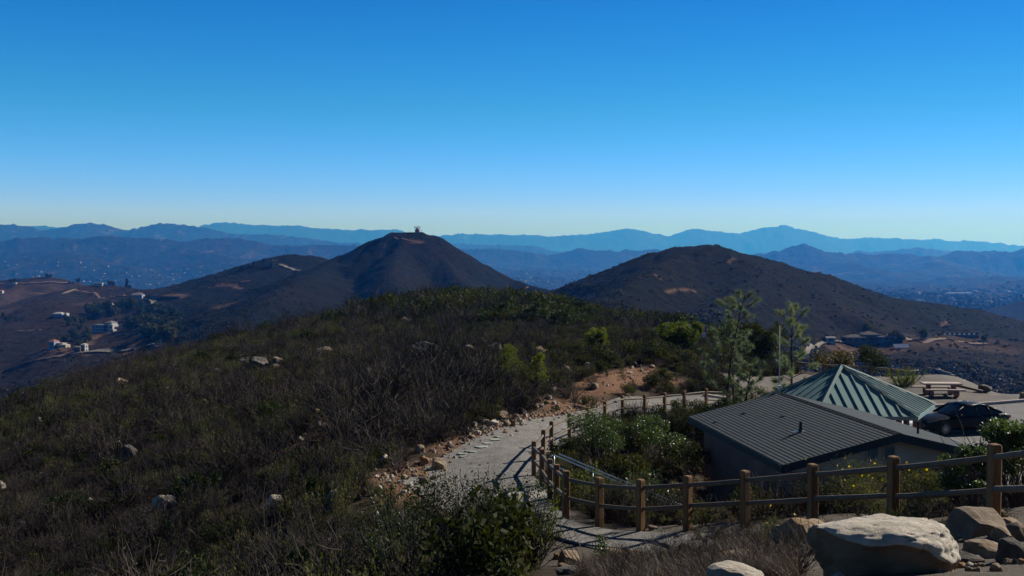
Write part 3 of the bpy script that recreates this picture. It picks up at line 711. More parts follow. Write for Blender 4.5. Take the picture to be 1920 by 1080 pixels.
# rest room footprint
RZ = 7.5*D2R
RA = P(1467.7, 872, 1); RA = RA/RA[2]*-6.2       # near left eave corner
RU = np.array([math.cos(RZ), math.sin(RZ)]); RV = np.array([-math.sin(RZ), math.cos(RZ)])
RW, RL = 7.1, 9.35
RP4 = [tuple(RA[:2]+RU*a+RV*b) for a, b in ((.2,.2),(RW-.2,.2),(RW-.2,RL-.2),(.2,RL-.2))]
def free(x, y, m=.25):
    ok = np.ones(len(x), bool)
    for poly, mm in ((PATH_POLY, m), (LOT, .1), (GRAV, .1), (RP4, .5)):
        ok &= ~in_poly(x, y, poly); ok &= seg_dist(x, y, list(poly)+[poly[0]]) > mm
    ok &= seg_dist(x, y, FXY) > .3
    return ok
dirt_polys = [[tuple(t) for t in pl] for pl in DIRT]
def in_dirt(x, y):
    m = np.zeros(len(x), bool)
    for p in dirt_polys: m |= in_poly(x, y, p)
    m |= seg_dist(x, y, PATH_L[5:12]) < 1.0
    return m
hb = [(485,690,1.9,1.3),(520,688,1.7,1.2),(457,685,1.3,1.0),(605,668,2.0,1.2),(800,672,3.2,1.8),(880,665,1.4,1.1),(928,662,1.7,1.2),(900,650,1.4,1.2),(688,720,1.9,1.5),(615,730,1.4,1.0),(720,606,2.0,1.5),(760,612,2.4,1.8),
      (745,598,1.6,1.2),(425,645,1.2,1.0),(400,668,1.1,.7),(410,702,1.2,.7),(350,752,1.0,.6),(575,765,1.1,.7),(225,726,1.6,1.0),(650,770,.9,.6),(565,755,1.0,.6),(548,640,1.1,.8),(1010,665,1.2,.9),(660,632,1.2,.8)]
hb += []
HBP = []
for a_, b_, w_, h_ in hb+[(308,952,.9,0),(517,950,.6,0),(243,862,.9,0)]:
    p_ = hit(a_, b_); HBP.append((p_[0], p_[1], w_))
rng = np.random.default_rng(11)
def area(n, y0, y1, a0, a1):
    Y = np.sqrt(rng.random(n)*(y1*y1-y0*y0)+y0*y0); X = Y*(a0+(a1-a0)*rng.random(n)); return X, Y
# hillside left of the path
x, y = area(60000, 14, 235, -.60, .26)
side = x/y
ok = free(x, y) & ~((side > .0) & (y < 24)) & ~((seg_dist(x, y, TRAIL) < .8) & (rng.random(len(x)) < .75)) & ~(in_dirt(x, y) & (rng.random(len(x)) < .93))
for bx_, by_, bw_ in HBP: ok &= ((x-bx_)**2+((y-by_)*.5+.25*bw_)**2 > (bw_*.62)**2)
right_of_fence = in_poly(x, y, [(1,22),(1,34),(1.4,41),(5,52.5),(9,56.5),(14,58),(40,60),(40,10),(6,14)])
ok &= ~right_of_fence
ok &= (rng.random(len(x)) < np.where(y > 110, .5, np.where(y < 60, 1.0, .9)))
x, y = x[ok], y[ok]; side = x/y
pn = fbm(x/7, y/7, 201, 3); pn2 = fbm(x/16, y/16, 211, 3); u = rng.random(len(x)); u2 = rng.random(len(x))
idx = np.zeros(len(x), int); sc = np.zeros(len(x))
crest = np.clip((y-118)/25, 0, 1)*np.clip((side+.17)/.12, 0, 1) > rng.random(len(x))
burnt = (np.clip(1-np.hypot((side+.10)/.09, (y-56)/24), 0, 1)*2 > rng.random(len(x)))
slope_r = (side > .03) & (y > 58)
for i in range(len(x)):
    if crest[i]:
        idx[i] = 6+int(u[i]*3); sc[i] = (1.3+1.2*pn[i])*(.6+.4*min(1, max(0, (side[i]+.17)/.1)))
        if pn2[i] > .58: idx[i] = 3+int(u[i]*3); sc[i] = 1.9
    elif burnt[i]:
        idx[i] = 3+int(u[i]*2) if u[i] < .85 else (0 if u[i] < .9 else 10); sc[i] = 1.0+.7*pn[i]
    elif slope_r[i]:
        idx[i] = (11+int(u[i]*4) % 2) if u[i] < .45 else (7 if u[i] < .60 else (3+int(u[i]*30) % 3 if u[i] < .85 else 9)); sc[i] = .6+.65*pn[i]
    else:
        w = (pn[i]-.5)*1.5+(u2[i]-.5)*1.1
        if w > .255: idx[i] = int(u[i]*997) % 3; sc[i] = .65+.75*u[i]
        elif w > .14: idx[i] = 11+int(u[i]*997) % 2; sc[i] = .7+.8*u[i]
        elif w > .06: idx[i] = 9+int(u[i]*997) % 2; sc[i] = .8+.5*u[i]
        elif w > -.02: idx[i] = 6+int(u[i]*997) % 3; sc[i] = .4+.7*u[i]
        else: idx[i] = 3+int(u[i]*997) % 3; sc[i] = .55+.75*u[i]
sc *= np.where((rng.random(len(x)) < .11) & (idx >= 3) & (idx < 9), 1.75, 1)
sc *= np.where(y < 50, .85, 1)*np.where(y > 110, 1.35, 1)
for nm, sel, lb, ct in (('green_scrub', (idx < 3) | ((idx >= 6) & (idx < 9)) | (idx >= 11), 'low green scrub covering the hillside left of the path', 'scrub'),
                    ('burnt_brush', (idx >= 3) & (idx < 6), 'dark leafless brush between the green scrub on the hillside', 'brush'),
                    ('dry_grass', (idx == 9) | (idx == 10), 'tufts of dry grass among the scrub on the hillside', 'grass')):
    scatter(nm, np.stack([x[sel], y[sel]], 1), idx[sel], sc[sel], rng, label=lb, cat=ct)
# slope between the fence and the rest room, and round the lot
x, y = area(9000, 20, 85, .02, .62)
ok = free(x, y) & in_poly(x, y, [(1.4,24.5),(1.2,34),(1.8,41),(5.5,51.5),(9,55.5),(14,57),(12,56),(9.3,50),(9.3,44),(6.5,43),(7.5,32),(14,32.5),(20,34.5),(24,33.5),(22,20),(8,15),(6.6,14.4),(5.4,18.6),(2.7,22.2)])
x2_, y2_ = area(5000, 62, 110, .18, .40); ok2 = free(x2_, y2_) & ~in_poly(x2_, y2_, GRAV) & (x2_ < 20)
x = np.concatenate([x[ok], x2_[ok2]]); y = np.concatenate([y[ok], y2_[ok2]]); u = rng.random(len(x)); pn = fbm(x/3, y/3, 221, 3)
keep = rng.random(len(x)) < .75; x, y, u, pn = x[keep], y[keep], u[keep], pn[keep]
idx = np.where(pn > .55, 11+(u*97).astype(int) % 2, np.where(pn > .47, 7, np.where(pn > .4, 9, 3+(u*97).astype(int) % 3)))
scatter('slope_scrub', np.stack([x, y], 1), idx, .55+.6*u, rng, label='mixed low scrub on the slope behind the wooden fence', cat='scrub')
# dry brush in the right foreground
def brush_area(n, poly):
    xs = [p[0] for p in poly]; ys = [p[1] for p in poly]
    x = rng.uniform(min(xs), max(xs), n); y = rng.uniform(min(ys), max(ys), n); ok = in_poly(x, y, poly); return x[ok], y[ok]
DB = [tuple(P(a,b,c)[:2]) for a,b,c in [(1090,1085,15.5),(1060,1060,17.5),(1150,1040,19),(1290,1035,18.8),(1335,1012,20),(1420,1010,18.6),(1530,1000,16.5),(1540,1040,12),(1480,1085,8.5),(1300,1110,8.5),(1150,1110,11)]]
x, y = brush_area(1900, DB)
for px_, py_, Y_, r__ in ((1508,1003,15,.75),(1440,1036,12.5,.8),(1480,1050,11.2,.35),(1376,1100,8.4,.5),(1312,1014,18.6,.5),(1420,1006,15.6,.3)):
    t_ = P(px_, py_, Y_); kk = ((x-t_[0])**2+((y-t_[1]+.6)*.55)**2 > r__**2); x, y = x[kk], y[kk]
u = rng.random(len(x))
scatter('dry_brush', np.stack([x, y], 1), np.where(u < .5, 10, np.where(u < .7, 9, np.where(u < .75, 4, 10))), .34+.26*rng.random(len(x)), rng, .25, label='low mass of grey dry brush in the right foreground', cat='brush')
x, y = brush_area(160, [(2.5,20.8),(4.2,19.5),(5.5,17.5),(6.9,14.6),(6.3,13.8),(4.8,15.5),(3.6,18.6),(2.2,19.8)])
scatter('fence_weeds', np.stack([x, y], 1), np.where(rng.random(len(x)) < .6, 9, 11), .35+.3*rng.random(len(x)), rng, label='dry weeds at the foot of the near fence posts', cat='weeds')
# chaparral on the hills: distinct bushes read as rough texture
M['lf_far'] = leafm('chaparral_far', (.012,.016,.006), (.024,.020,.010), .1, .3)
for o in PROT.objects:
    if o.name.startswith(('p13', 'p14')): o.data.materials[0] = M['lf_far']
x, y = [], []
for (n, y0, y1, a0, a1) in ((30000, 335, 560, .1, .62), (16000, 335, 900, -.5, .1), (5000, 560, 900, .0, .6), (14000, 600, 1600, -.5, -.2)):
    a, b = area(n, y0, y1, a0, a1); x.append(a); y.append(b)
x = np.concatenate(x); y = np.concatenate(y)
k = fbm(x/25, y/25, 231, 4) > .30
k &= ~((x/y < -.31) & (fbm(x/40, y/40, 233, 3) < .5))
x, y = x[k], y[k]
scatter('hill_chaparral', np.stack([x, y], 1), 13+(rng.random(len(x)) < .5).astype(int), .6+3.0*rng.random(len(x))**3, rng, .05, lift=-.2, label='dark chaparral covering the middle hills', cat='chaparral')
# stones scattered through the scrub
def unit(me):
    n = len(me.vertices); V = np.empty(n*3, np.float32); me.vertices.foreach_get('co', V); V = V.reshape(-1,3); lo = V.min(0); hi = V.max(0)
    me.vertices.foreach_set('co', ((V-(lo+hi)/2)/(hi-lo)).astype(np.float32).ravel()); me.update()
def rock_mesh(name, rng, sub=3, cuts=9, mat=None, rough=.05, flat=1.0, big=.22):
    bm = bmesh.new(); bmesh.ops.create_icosphere(bm, subdivisions=sub, radius=1.0)
    N = rng.normal(size=(cuts,3)); N /= np.linalg.norm(N, axis=1)[:,None]; D = .55+.35*rng.random(cuts); off = rng.random(3)*50
    for v in bm.verts:
        p = np.array(v.co)
        for n, d in zip(N, D):
            t = p@n
            if t > d: p = p-n*(t-d)*.93
        w = mathutils_noise(p*1.3+off)*big+mathutils_noise(p*4+off)*rough*1.3+mathutils_noise(p*9+off)*rough*.6
        p = p*(1+w); v.co = p*np.array([1,1,flat])
    me = bpy.data.meshes.new(name); bm.to_mesh(me); bm.free(); unit(me)
    if mat: me.materials.append(mat)
    return me
from mathutils import noise as _mn
def mathutils_noise(p): return _mn.noise(Vector(p))
RM = {}
for mk in ('rock_tan','rock_pale','rock_grey','rock_brown','rock_orange'):
    RM[mk] = [rock_mesh('boulder_shape', np.random.default_rng(50+i), 3, 8+i, M[mk]) for i in range(4)]
    for me in RM[mk]:
        for p in me.polygons: p.use_smooth = False
proto('p15', RM['rock_pale'][0]); proto('p16', RM['rock_tan'][1]); proto('p17', RM['rock_grey'][2])
x, y = area(7000, 18, 190, -.5, .12); ok = free(x, y) & ~((x > 0) & (y < 24)) & (fbm(x/12, y/12, 241, 3) > .42) & ~in_poly(x, y, [(1,22),(1,34),(1.4,41),(5,52.5),(9,56.5),(14,58),(40,60),(40,10)])
x, y = x[ok], y[ok]
scatter('scattered_stones', np.stack([x, y], 1), 15+rng.integers(0, 3, len(x)), .12+.46*rng.random(len(x))**3, rng, .5, lift=.22, label='small pale stones scattered over the brushy hillside', cat='stones')
xx, yy = [], []
for n, poly in ((90, dirt_polys[0]), (110, dirt_polys[1]), (40, dirt_polys[2]), (260, [tuple(P(a,b,c)[:2]) for a,b,c in [(1540,1090,7),(1560,1030,11),(1800,985,13.8),(1960,985,13),(2000,1090,8)]])):
    a, b = brush_area(n*3, poly); xx.append(a); yy.append(b)
t = rng.random(1500); pl = np.array(PATH_L)[3:14]; d = np.concatenate([[0], np.cumsum(np.hypot(*np.diff(pl, axis=0).T))]); s = t*d[-1]
xx.append(np.interp(s, d, pl[:,0])+rng.normal(size=1500)*.5-.4); yy.append(np.interp(s, d, pl[:,1])+rng.normal(size=1500)*.4)
x = np.concatenate(xx); y = np.concatenate(yy)
scatter('gravel_stones', np.stack([x, y], 1), 15+rng.integers(0, 3, len(x)), .03+np.where((x > 2) & (y < 15), .06, .12)*rng.random(len(x))**2.5, rng, .5, lift=.2, label='loose stones along the path edge and dirt patch', cat='stones')

# ------------------------------------------------------------------ single shrubs and trees
def shrub(name, label, px, py, Y, w, h, leaf, kind='dome', twig='twig', n=3500, ls=.06, asp=.5, seed=1, stemn=16, cat='shrub', group=None, sh=.55, sub=.05, thick=1.0):
    rng = np.random.default_rng(seed)
    p = P(px, py, Y) if Y else hit(px, py); x, y = p[0], p[1]
    z = hz(x, y)-sub
    t = thing(name, label, cat, (x, y, z), rng.random()*6.28, group)
    c, s = lumps(rng, 16, w/2, h, .1*h)
    c[:,2] = np.clip(c[:,2], .2*h, h*.88); s = np.minimum(s, h*.42)
    if kind == 'upright':
        c = np.stack([rng.normal(size=16)*w*.14, rng.normal(size=16)*w*.14, np.linspace(.18, .92, 16)*h], 1); s = np.linspace(.42, .16, 16)*w*(.8+.4*rng.random(16))
    if kind == 'sprigs':
        q1 = Q(); C = []
        for i in range(stemn*3):
            a = rng.random()*6.283; tl = .75*rng.random(); L = h*(.45+.6*rng.random())
            b = np.array([math.cos(a), math.sin(a), 0])*rng.random()*w*.30; d = np.array([math.cos(a)*tl*w/h, math.sin(a)*tl*w/h, 1]); d /= np.linalg.norm(d)
            mid = b+d*L*.5+rng.normal(size=3)*.04*h; en = b+d*L+np.array([0,0,.05*h])
            q1.tube([b, mid, en], [.012*h*thick, .008*h*thick, .003*h*thick], 3, False)
            m = max(6, n//(stemn*3)); tt = rng.random(m)**.7; C.append(b+(en-b)*tt[:,None]+rng.normal(size=(m,3))*.045*max(h,.6))
        q2 = Q(); q2.leaves(np.concatenate(C), ls, rng, asp, .6)
    else:
        q1 = Q(); stems(q1, rng, stemn, h*.95, w/h*.55, .012*max(h, .7)*thick, 5, 3, .35)
        q2 = Q(); q2.leaves(cloud(rng, c, s, n, .85, sh), ls, rng, asp, .3)
    q1.obj('branches', M[twig], t)
    if n: q2.obj('foliage', M[leaf], t)
    return t
S = shrub
S('round_shrub', 'dense round shrub with yellow-green right side below the brown sign', 1274, 664, 84, 4.1, 2.7, 'lf_bright', n=12000, ls=.17, seed=21, sh=.75)
S('oak_shrub', 'tall dark olive bushy oak between the two pine trees', 1422, 702, 82, 4.0, 3.9, 'lf_olive', n=9000, ls=.15, seed=22, sh=.6)
S('amber_shrub', 'wide amber-green bush behind the post and rail edge, left of the small dark tree', 1562, 702, 84, 3.4, 1.9, 'lf_amber', n=6000, ls=.12, seed=23, sh=.7)
S('rail_shrub', 'bright green leafy bush in front of the gravel edge rail', 1692, 740, 70.5, 2.0, 1.25, 'lf_bright', 'sprigs', n=1500, ls=.14, asp=.3, seed=24, stemn=12)
S('upright_shrub', 'narrow yellow-green shrub left of the dirt patch, the left one of a pair', 950, 738, 61, 1.7, 2.1, 'lf_bright', 'upright', n=2600, ls=.09, seed=25)
S('upright_shrub', 'narrow yellow-green shrub left of the dirt patch, the right one of a pair', 1008, 746, 58.5, 1.4, 1.9, 'lf_bright', 'upright', n=2400, ls=.09, seed=26)
S('leafy_shrub', 'bright green rounded shrub above the dirt patch in dark brush', 1119, 674, 78, 1.8, 1.8, 'lf_bright', n=2600, ls=.12, seed=27)
S('crest_shrub', 'yellow-green shrub on the crest left of the round shrub, nearer the round shrub', 1178, 618, 140, 2.8, 1.9, 'lf_bright', n=2200, ls=.2, seed=28)
S('crest_shrub', 'small yellow-green shrub on the crest, leftmost of the bright ones', 1140, 612, 146, 2.0, 1.6, 'lf_bright', n=1800, ls=.2, seed=29)
S('bare_brush', 'large domed purple-brown leafless brush on the crest', 868, 625, 125, 8.0, 2.7, 'lf_olive', n=300, stemn=330, ls=.1, seed=30, cat='brush', thick=1.3)
S('bare_brush', 'grey leafless brush between the bright shrub and the round shrub', 1190, 668, 84, 4.4, 1.6, 'lf_sage', n=350, stemn=200, ls=.1, seed=31, cat='brush', thick=1.2)
S('dark_brush', 'black bare-stemmed brush beside the path rocks, tallest', 885, 760, 53, 3.4, 2.3, 'lf_olive', n=60, stemn=70, twig='twig_dark', seed=32, cat='brush', thick=1.0)
S('dark_brush', 'black bare-stemmed brush left of the tallest one above the rocks', 800, 740, 56, 3.6, 1.9, 'lf_olive', n=60, stemn=60, twig='twig_dark', seed=33, cat='brush', thick=1.0)
S('low_shrub', 'low olive mound shrub above the dirt patch under the round shrub', 1272, 690, 71, 2.6, 1.1, 'lf_sage', n=4000, ls=.09, seed=34)
S('low_shrub', 'grey-green mound shrub in the middle of the dirt patch', 1248, 716, 65.5, 1.8, .75, 'lf_sage', n=3000, ls=.08, seed=35)
S('low_shrub', 'small grey shrub at the path side of the dirt patch', 1105, 762, 56, 1.2, .7, 'lf_sage', n=1800, ls=.06, seed=36)
# behind the fence
S('fence_shrub', 'dark green shrub with pale leaf tips right behind the curved fence', 1120, 868, 38.5, 2.5, 2.0, 'lf_gloss', n=6000, ls=.075, asp=.4, seed=41)
S('fence_shrub', 'bright glossy shrub left of the roof corner below the far rails', 1225, 850, 42, 2.6, 2.0, 'lf_gloss', n=6500, ls=.085, asp=.45, seed=42)
S('fence_shrub', 'olive shrub between the glossy shrubs below the far rails', 1165, 845, 41.5, 2.2, 1.5, 'lf_olive', n=4500, ls=.06, asp=.4, seed=43)
S('fence_shrub', 'pale green glossy shrub beside the pipe handrail', 1190, 935, 31, 2.5, 1.5, 'lf_gloss', 'sprigs', n=5200, ls=.075, asp=.35, seed=44, stemn=26)
S('fence_shrub', 'yellow-green leafy shrub behind the three closest-set posts', 1110, 950, 28, 1.7, 1.15, 'lf_bright', 'sprigs', n=3400, ls=.06, asp=.45, seed=45, stemn=18)
S('rusty_shrub', 'rusty brown dry shrub at the left wall of the building', 1287, 905, 34, 1.8, 1.5, 'lf_rust', n=4500, ls=.05, seed=46)
S('rusty_shrub', 'olive brown shrub above the rusty one left of the roof', 1290, 850, 40, 2.2, 1.5, 'lf_olive', n=4500, ls=.06, seed=47)
S('weed_clump', 'olive weed clump under the lower rail of the fence', 1150, 975, 25.5, 1.9, .6, 'lf_sage', n=3200, ls=.04, seed=48, sh=.3)
S('weed_clump', 'green weed clump behind the handrail foot', 1225, 955, 27.5, 1.7, .7, 'lf_herb', n=2600, ls=.05, seed=49, sh=.3)
S('rail_side_shrub', 'green shrub below the left end of the far rails by the roof', 1310, 800, 48, 2.6, 1.5, 'lf_herb', n=4500, ls=.07, seed=50)
S('rail_side_shrub', 'bright green shrub at the foot of the left pine', 1375, 790, 50, 2.6, 1.9, 'lf_herb', n=4500, ls=.08, seed=51)
S('rail_side_shrub', 'olive shrub between the pines just above the roof', 1430, 765, 54, 3.0, 2.0, 'lf_sage', n=4500, ls=.08, seed=52)
S('rail_side_shrub', 'pale green leafy shrub under the right pine', 1475, 752, 58, 2.2, 1.9, 'lf_herb', n=3500, ls=.09, seed=53)
t = S('flowering_shrub', 'yellow-flowered green shrub behind the fence left of the thick post', 1625, 985, 18.2, 1.9, 1.0, 'lf_herb', n=7000, ls=.035, asp=.35, seed=54, sh=.3)
qf = Q(); r_ = np.random.default_rng(5); c_ = r_.normal(size=(46,3))*np.array([.5,.4,.14])+np.array([0,0,.92]); qf.leaves(c_, .045, r_, .9); tag(qf.obj('flowers', M['flower'], t), kind='stuff')
t = S('flowering_shrub', 'lower yellow-flowered shrub to the right between two fence posts', 1730, 985, 16.8, 1.1, .8, 'lf_herb', n=5000, ls=.035, asp=.35, seed=55, sh=.3)
qf = Q(); c_ = r_.normal(size=(16,3))*np.array([.3,.3,.1])+np.array([0,0,.75]); qf.leaves(c_, .04, r_, .9); tag(qf.obj('flowers', M['flower'], t), kind='stuff')
t = S('flower_weed', 'small yellow-flowered weed clump before the fence at the tan slab', 1465, 1003, 16.5, .9, .42, 'lf_herb', n=1600, ls=.03, asp=.3, seed=56, sh=.3)
qf = Q(); c_ = r_.normal(size=(14,3))*np.array([.25,.2,.06])+np.array([0,0,.42]); qf.leaves(c_, .035, r_, .9); tag(qf.obj('flowers', M['flower'], t), kind='stuff')
S('sumac_shrub', 'leafy sumac with bare dark stem leaning behind the fence at the roof end', 1812, 985, 15.6, 1.0, 1.2, 'lf_gloss', 'dome', n=4200, ls=.06, asp=.45, seed=57, stemn=10, sh=.3, thick=1.3)
S('sumac_shrub', 'wide leafy sumac at the right frame edge behind the last rails', 1900, 985, 16.2, 1.3, 1.35, 'lf_gloss', 'dome', n=7000, ls=.06, asp=.45, seed=58, stemn=18, sh=.3)
S('grey_brush', 'grey twiggy brush above the sumac beside the car', 1895, 930, 21, 1.7, 1.95, 'lf_sage', n=900, stemn=90, ls=.035, seed=59, cat='brush', thick=.5)
S('shade_shrub', 'dark shrub on the slope below the gable end, behind the flowers', 1560, 985, 21, 1.8, .8, 'lf_dark', n=3500, ls=.04, seed=60)
S('foreground_shrub', 'large dark shrub with black twigs at the bottom centre', 880, 1105, 18.2, 3.2, 1.75, 'lf_dark', n=5600, stemn=190, twig='twig_dark', ls=.052, asp=.42, seed=61, thick=.55, sh=.2)
S('foreground_shrub', 'leafy green shrub in front of the path, left of the dark twiggy one', 790, 1085, 18.5, 2.3, 1.5, 'lf_gloss', 'sprigs', n=4200, stemn=26, ls=.055, asp=.38, seed=62, thick=.8)
for i, (a, b, hh) in enumerate([(838,960,1.0),(878,965,1.05),(905,968,.95),(985,980,.8),(1028,1005,.9),(735,985,.8)]):
    S('leafy_shoot', ['tall leafy shoot over the path, leftmost of the group','tallest leafy shoot over the path, second from left','leafy shoot just right of the tallest','small leafy shoot near the first fence post shadow','leafy shoot at the right edge of the dark foreground shrub','leafy shoot at the left end of the foreground shrub'][i], a, b, 22, .45, hh, 'lf_bright' if i != 1 else 'lf_gloss', 'sprigs', n=320, stemn=3, ls=.075, asp=.35, seed=70+i, thick=.8, cat='plant')
S('twiggy_brush', 'black twiggy brush at the right end of the dark foreground shrub', 985, 1095, 18.0, 1.7, 1.45, 'lf_bright', n=300, stemn=110, twig='twig_dark', ls=.05, seed=80, cat='brush', thick=.5)
S('twiggy_brush', 'grey-brown twiggy brush at the bottom, left of the leafy shrub', 610, 1085, 21, 3.2, 1.3, 'lf_sage', n=500, stemn=160, ls=.04, seed=81, cat='brush', thick=.5)
S('twiggy_brush', 'dark twiggy brush at the bottom edge near the left slab', 470, 1090, 24, 3.0, 1.0, 'lf_sage', n=300, stemn=130, twig='twig_dark', ls=.04, seed=82, cat='brush', thick=.5)
S('pale_shrub', 'pale olive feathery shrub left of the path end', 700, 985, 24, 1.5, 1.1, 'lf_olive', 'upright', n=3200, ls=.045, asp=.25, seed=83)
S('pale_shrub', 'grey feathery shrub behind the pale olive one', 655, 960, 27, 1.3, 1.0, 'lf_sage', 'upright', n=2200, ls=.045, asp=.25, seed=84)
S('small_plant', 'single slender green plant before the tan slabs on the path', 1127, 1062, 18.3, .35, .62, 'lf_gloss', 'upright', n=700, ls=.035, seed=85, cat='plant', stemn=5)
q = Q(); base = P(1108,1085,14); z = hz(base[0], base[1])
for a, b, c in ((1108,1085,0),(1075,1030,.0),(1055,985,0)): pass
r_ = np.random.default_rng(9)
t = thing('dry_stalk', 'long pale dry stalks leaning at the bottom right of the dark shrub', 'plant', (base[0], base[1], z))
for k in range(5): q.tube([(0,0,0),(-.1-.06*k,.1,.3),(-.3-.09*k+.1*r_.random(),.2,.55+.1*r_.random())], [.006,.005,.003], 4)
q.obj('stems', M['straw'], t)

def pine(label, px, py, Y, H, lean=0, seed=1, low=.15, nb=16, wid=1.0):
    rng = np.random.default_rng(seed); p = P(px, py, Y); z = hz(p[0], Y)
    t = thing('pine_tree', label, 'pine', (p[0], Y, z-.05), 0)
    q1 = Q(); tr = [np.array([lean*k*k*.02*H+rng.normal()*.01, rng.normal()*.02, k*H/8]) for k in range(9)]
    q1.tube(tr, np.linspace(.085, .018, 9), 8); q1.obj('trunk', M['bark'], t)
    q2 = Q(); tufts = []
    def tip(pt, d, s): tufts.append((pt, d, s))
    tip(tr[-1], np.array([0,0,1.]), 1)
    for b in range(nb):
        f = low+(1-low)*(b+.3*rng.random())/nb; a = b*2.4+rng.normal()*.3; base = np.array([np.interp(f*8, range(9), [u[i] for u in tr]) for i in range(3)])
        L = wid*(1.05-.62*f)*(.65+.5*rng.random())*H*.30; d = np.array([math.cos(a), math.sin(a), .35+.3*f])
        m = base+d*L*.5+np.array([0,0,-.03]); e = base+d*L*np.array([1,1,.7])+np.array([0,0,.22*L])
        q2.tube([base, m, e], [.022, .015, .007], 5, False)
        tip(e, e-m, .9+.3*rng.random())
        for s_ in range(rng.integers(1, 4)):
            k = rng.random()*.6+.3; bb = base*(1-k)+e*k; dd = d+rng.normal(size=3)*.5; dd[2] = abs(dd[2])+.2; dd /= np.linalg.norm(dd); ee = bb+dd*L*.35
            q2.tube([bb, ee], [.01, .005], 4, False); tip(ee, dd, .7+.3*rng.random())
    q2.obj('branches', M['bark'], t)
    q3 = Q(); V = []
    for pt, d, s in tufts:
        d = d/np.linalg.norm(d); n = 100; k = rng.random(n)
        o = pt[None]-d[None]*(k*.22*s)[:,None]; dd = d[None]*.45+rng.normal(size=(n,3))*.62; dd /= np.linalg.norm(dd, axis=1)[:,None]; dd[:,2] -= .1
        sd = np.cross(dd, rng.normal(size=(n,3))); sd /= np.linalg.norm(sd, axis=1)[:,None]; L = (.22*s)*(.7+.5*rng.random(n))[:,None]
        V.append(np.stack([o-sd*.007, o+sd*.007, o+dd*L+sd*.002, o+dd*L-sd*.002], 1).reshape(-1,3))
    V = np.concatenate(V); q3.add(V, np.arange(len(V)).reshape(-1,4)); q3.obj('needles', M['lf_pine'], t)
    return t
pine('slender pine rising left of the dark olive oak, tall bare leader', 1362, 757, 52, 6.4, .1, 3, .2, 30, .82)
pine('bent slim pine stem beside the left pine', 1376, 757, 54, 6.2, -.05, 14, .60, 11, .42)
pine('lower bushy young pine in front of the left pine', 1392, 757, 50, 3.6, .1, 8, .1, 26, 1.2)
pine('right pine behind the metal mast, above the teal roof', 1484, 757, 50, 6.5, .0, 5, .2, 34, .85)

def tree(name, label, x, y, H, w, leaf='lf_dark', seed=1, n=1500, ls=.5, th=.25, group=None, cat='tree', link=True):
    rng = np.random.default_rng(seed); z = hz(x, y)-.1
    t = thing(name, label, cat, (x, y, z), 0, group)
    q1 = Q(); tr = [np.array([0,0,0.]), np.array([.02*H,0,H*.25]), np.array([0,.02*H,H*.55])]
    q1.tube(tr, [.035*H,.028*H,.015*H], 7)
    for k in range(6):
        a = k*1.05+rng.random(); b = tr[1] if k < 3 else tr[2]; e = np.array([math.cos(a)*w*.34, math.sin(a)*w*.34, H*(.55+.3*rng.random())]); q1.tube([b, (b+e)/2+np.array([0,0,-.03*H]), e], [.015*H,.01*H,.004*H], 5, False)
    q1.obj('trunk', M['bark'], t)
    m = 14; a = rng.random(m)*6.28; r = np.sqrt(rng.random(m))*w*.36; zz = H*(th+.12+(.86-th-.12)*rng.random(m)); f = 1-.6*((zz/H-.6)/.4)**2
    c = np.stack([r*np.cos(a)*f, r*np.sin(a)*f, zz], 1); s = w*(.14+.12*rng.random(m)); s = np.minimum(s, (H-c[:,2])+.03*H)
    q2 = Q(); q2.leaves(cloud(rng, c, s, n, .85, .55), ls, rng, .6, .3); q2.obj('crown', M[leaf], t)
    return t
tree('small_tree', 'small dark round-crowned tree behind the gravel edge rail', P(1632,715,76)[0], 76, 2.45, 2.6, 'lf_dark', 4, 4200, .10, .2)
# ------------------------------------------------------------------ fences
def rot_to(d):
    d = np.array(d, float); d /= np.linalg.norm(d); return d
def fence_thing(name, label, posts, w, h, rails, rail_r, group=None, post_mat='wood', rail_mat='rail'):
    """posts: list of (x,y,z) bases"""
    o0 = np.array(posts[0]); t = thing(name, label, 'fence', o0)
    dirs = [np.array(posts[min(i+1, len(posts)-1)])[:2]-np.array(posts[max(i-1, 0)])[:2] for i in range(len(posts))]
    R0 = np.random.default_rng(3)
    for i, p in enumerate(posts):
        q = Q(); a = math.atan2(dirs[i][1], dirs[i][0]); k = R0.normal(size=2)*.008
        prof = [(-.5, 1), (h-.035, 1), (h-.008, .86), (h, .55)]
        V = []; cz, sz = math.cos(a), math.sin(a)
        cs = [(-1,-.8),(-.8,-1),(.8,-1),(1,-.8),(1,.8),(.8,1),(-.8,1),(-1,.8)]
        for zz, s in prof:
            for cx, cy in cs:
                xx, yy = cx*w/2*s, cy*w/2*s; V.append((xx*cz-yy*sz+k[0]*zz, xx*sz+yy*cz+k[1]*zz, zz))
        F_ = [(r*8+j, r*8+(j+1) % 8, (r+1)*8+(j+1) % 8, (r+1)*8+j) for r in range(3) for j in range(8)]+[tuple(range(24, 32))]
        q.add(V, F_); o = q.obj('post', M[post_mat], t); o.location = [float(c) for c in np.array(p)-o0]
    for i in range(len(posts)-1):
        a = np.array(posts[i])-o0; b = np.array(posts[i+1])-o0
        for rh in rails:
            q = Q(); n = 9; s = np.linspace(0, 1, n)[:,None]; d = b-a; d /= np.linalg.norm(d)
            pts_ = a+(b-a)*s+np.array([0,0,rh]); pts_[:,2] += -.006*np.sin(np.pi*s[:,0])+R0.normal()*.006
            pts_ += R0.normal(size=3)*.006
            q.tube(pts_, rail_r*(1+.06*R0.normal(size=n)), 8); q.obj('rail', M[rail_mat], t, True)
    return t
posts = []
for a, b, c, _ in FENCE:
    p = P(a, b, c); posts.append((p[0], p[1], hz(p[0], p[1])))
gapi = 12
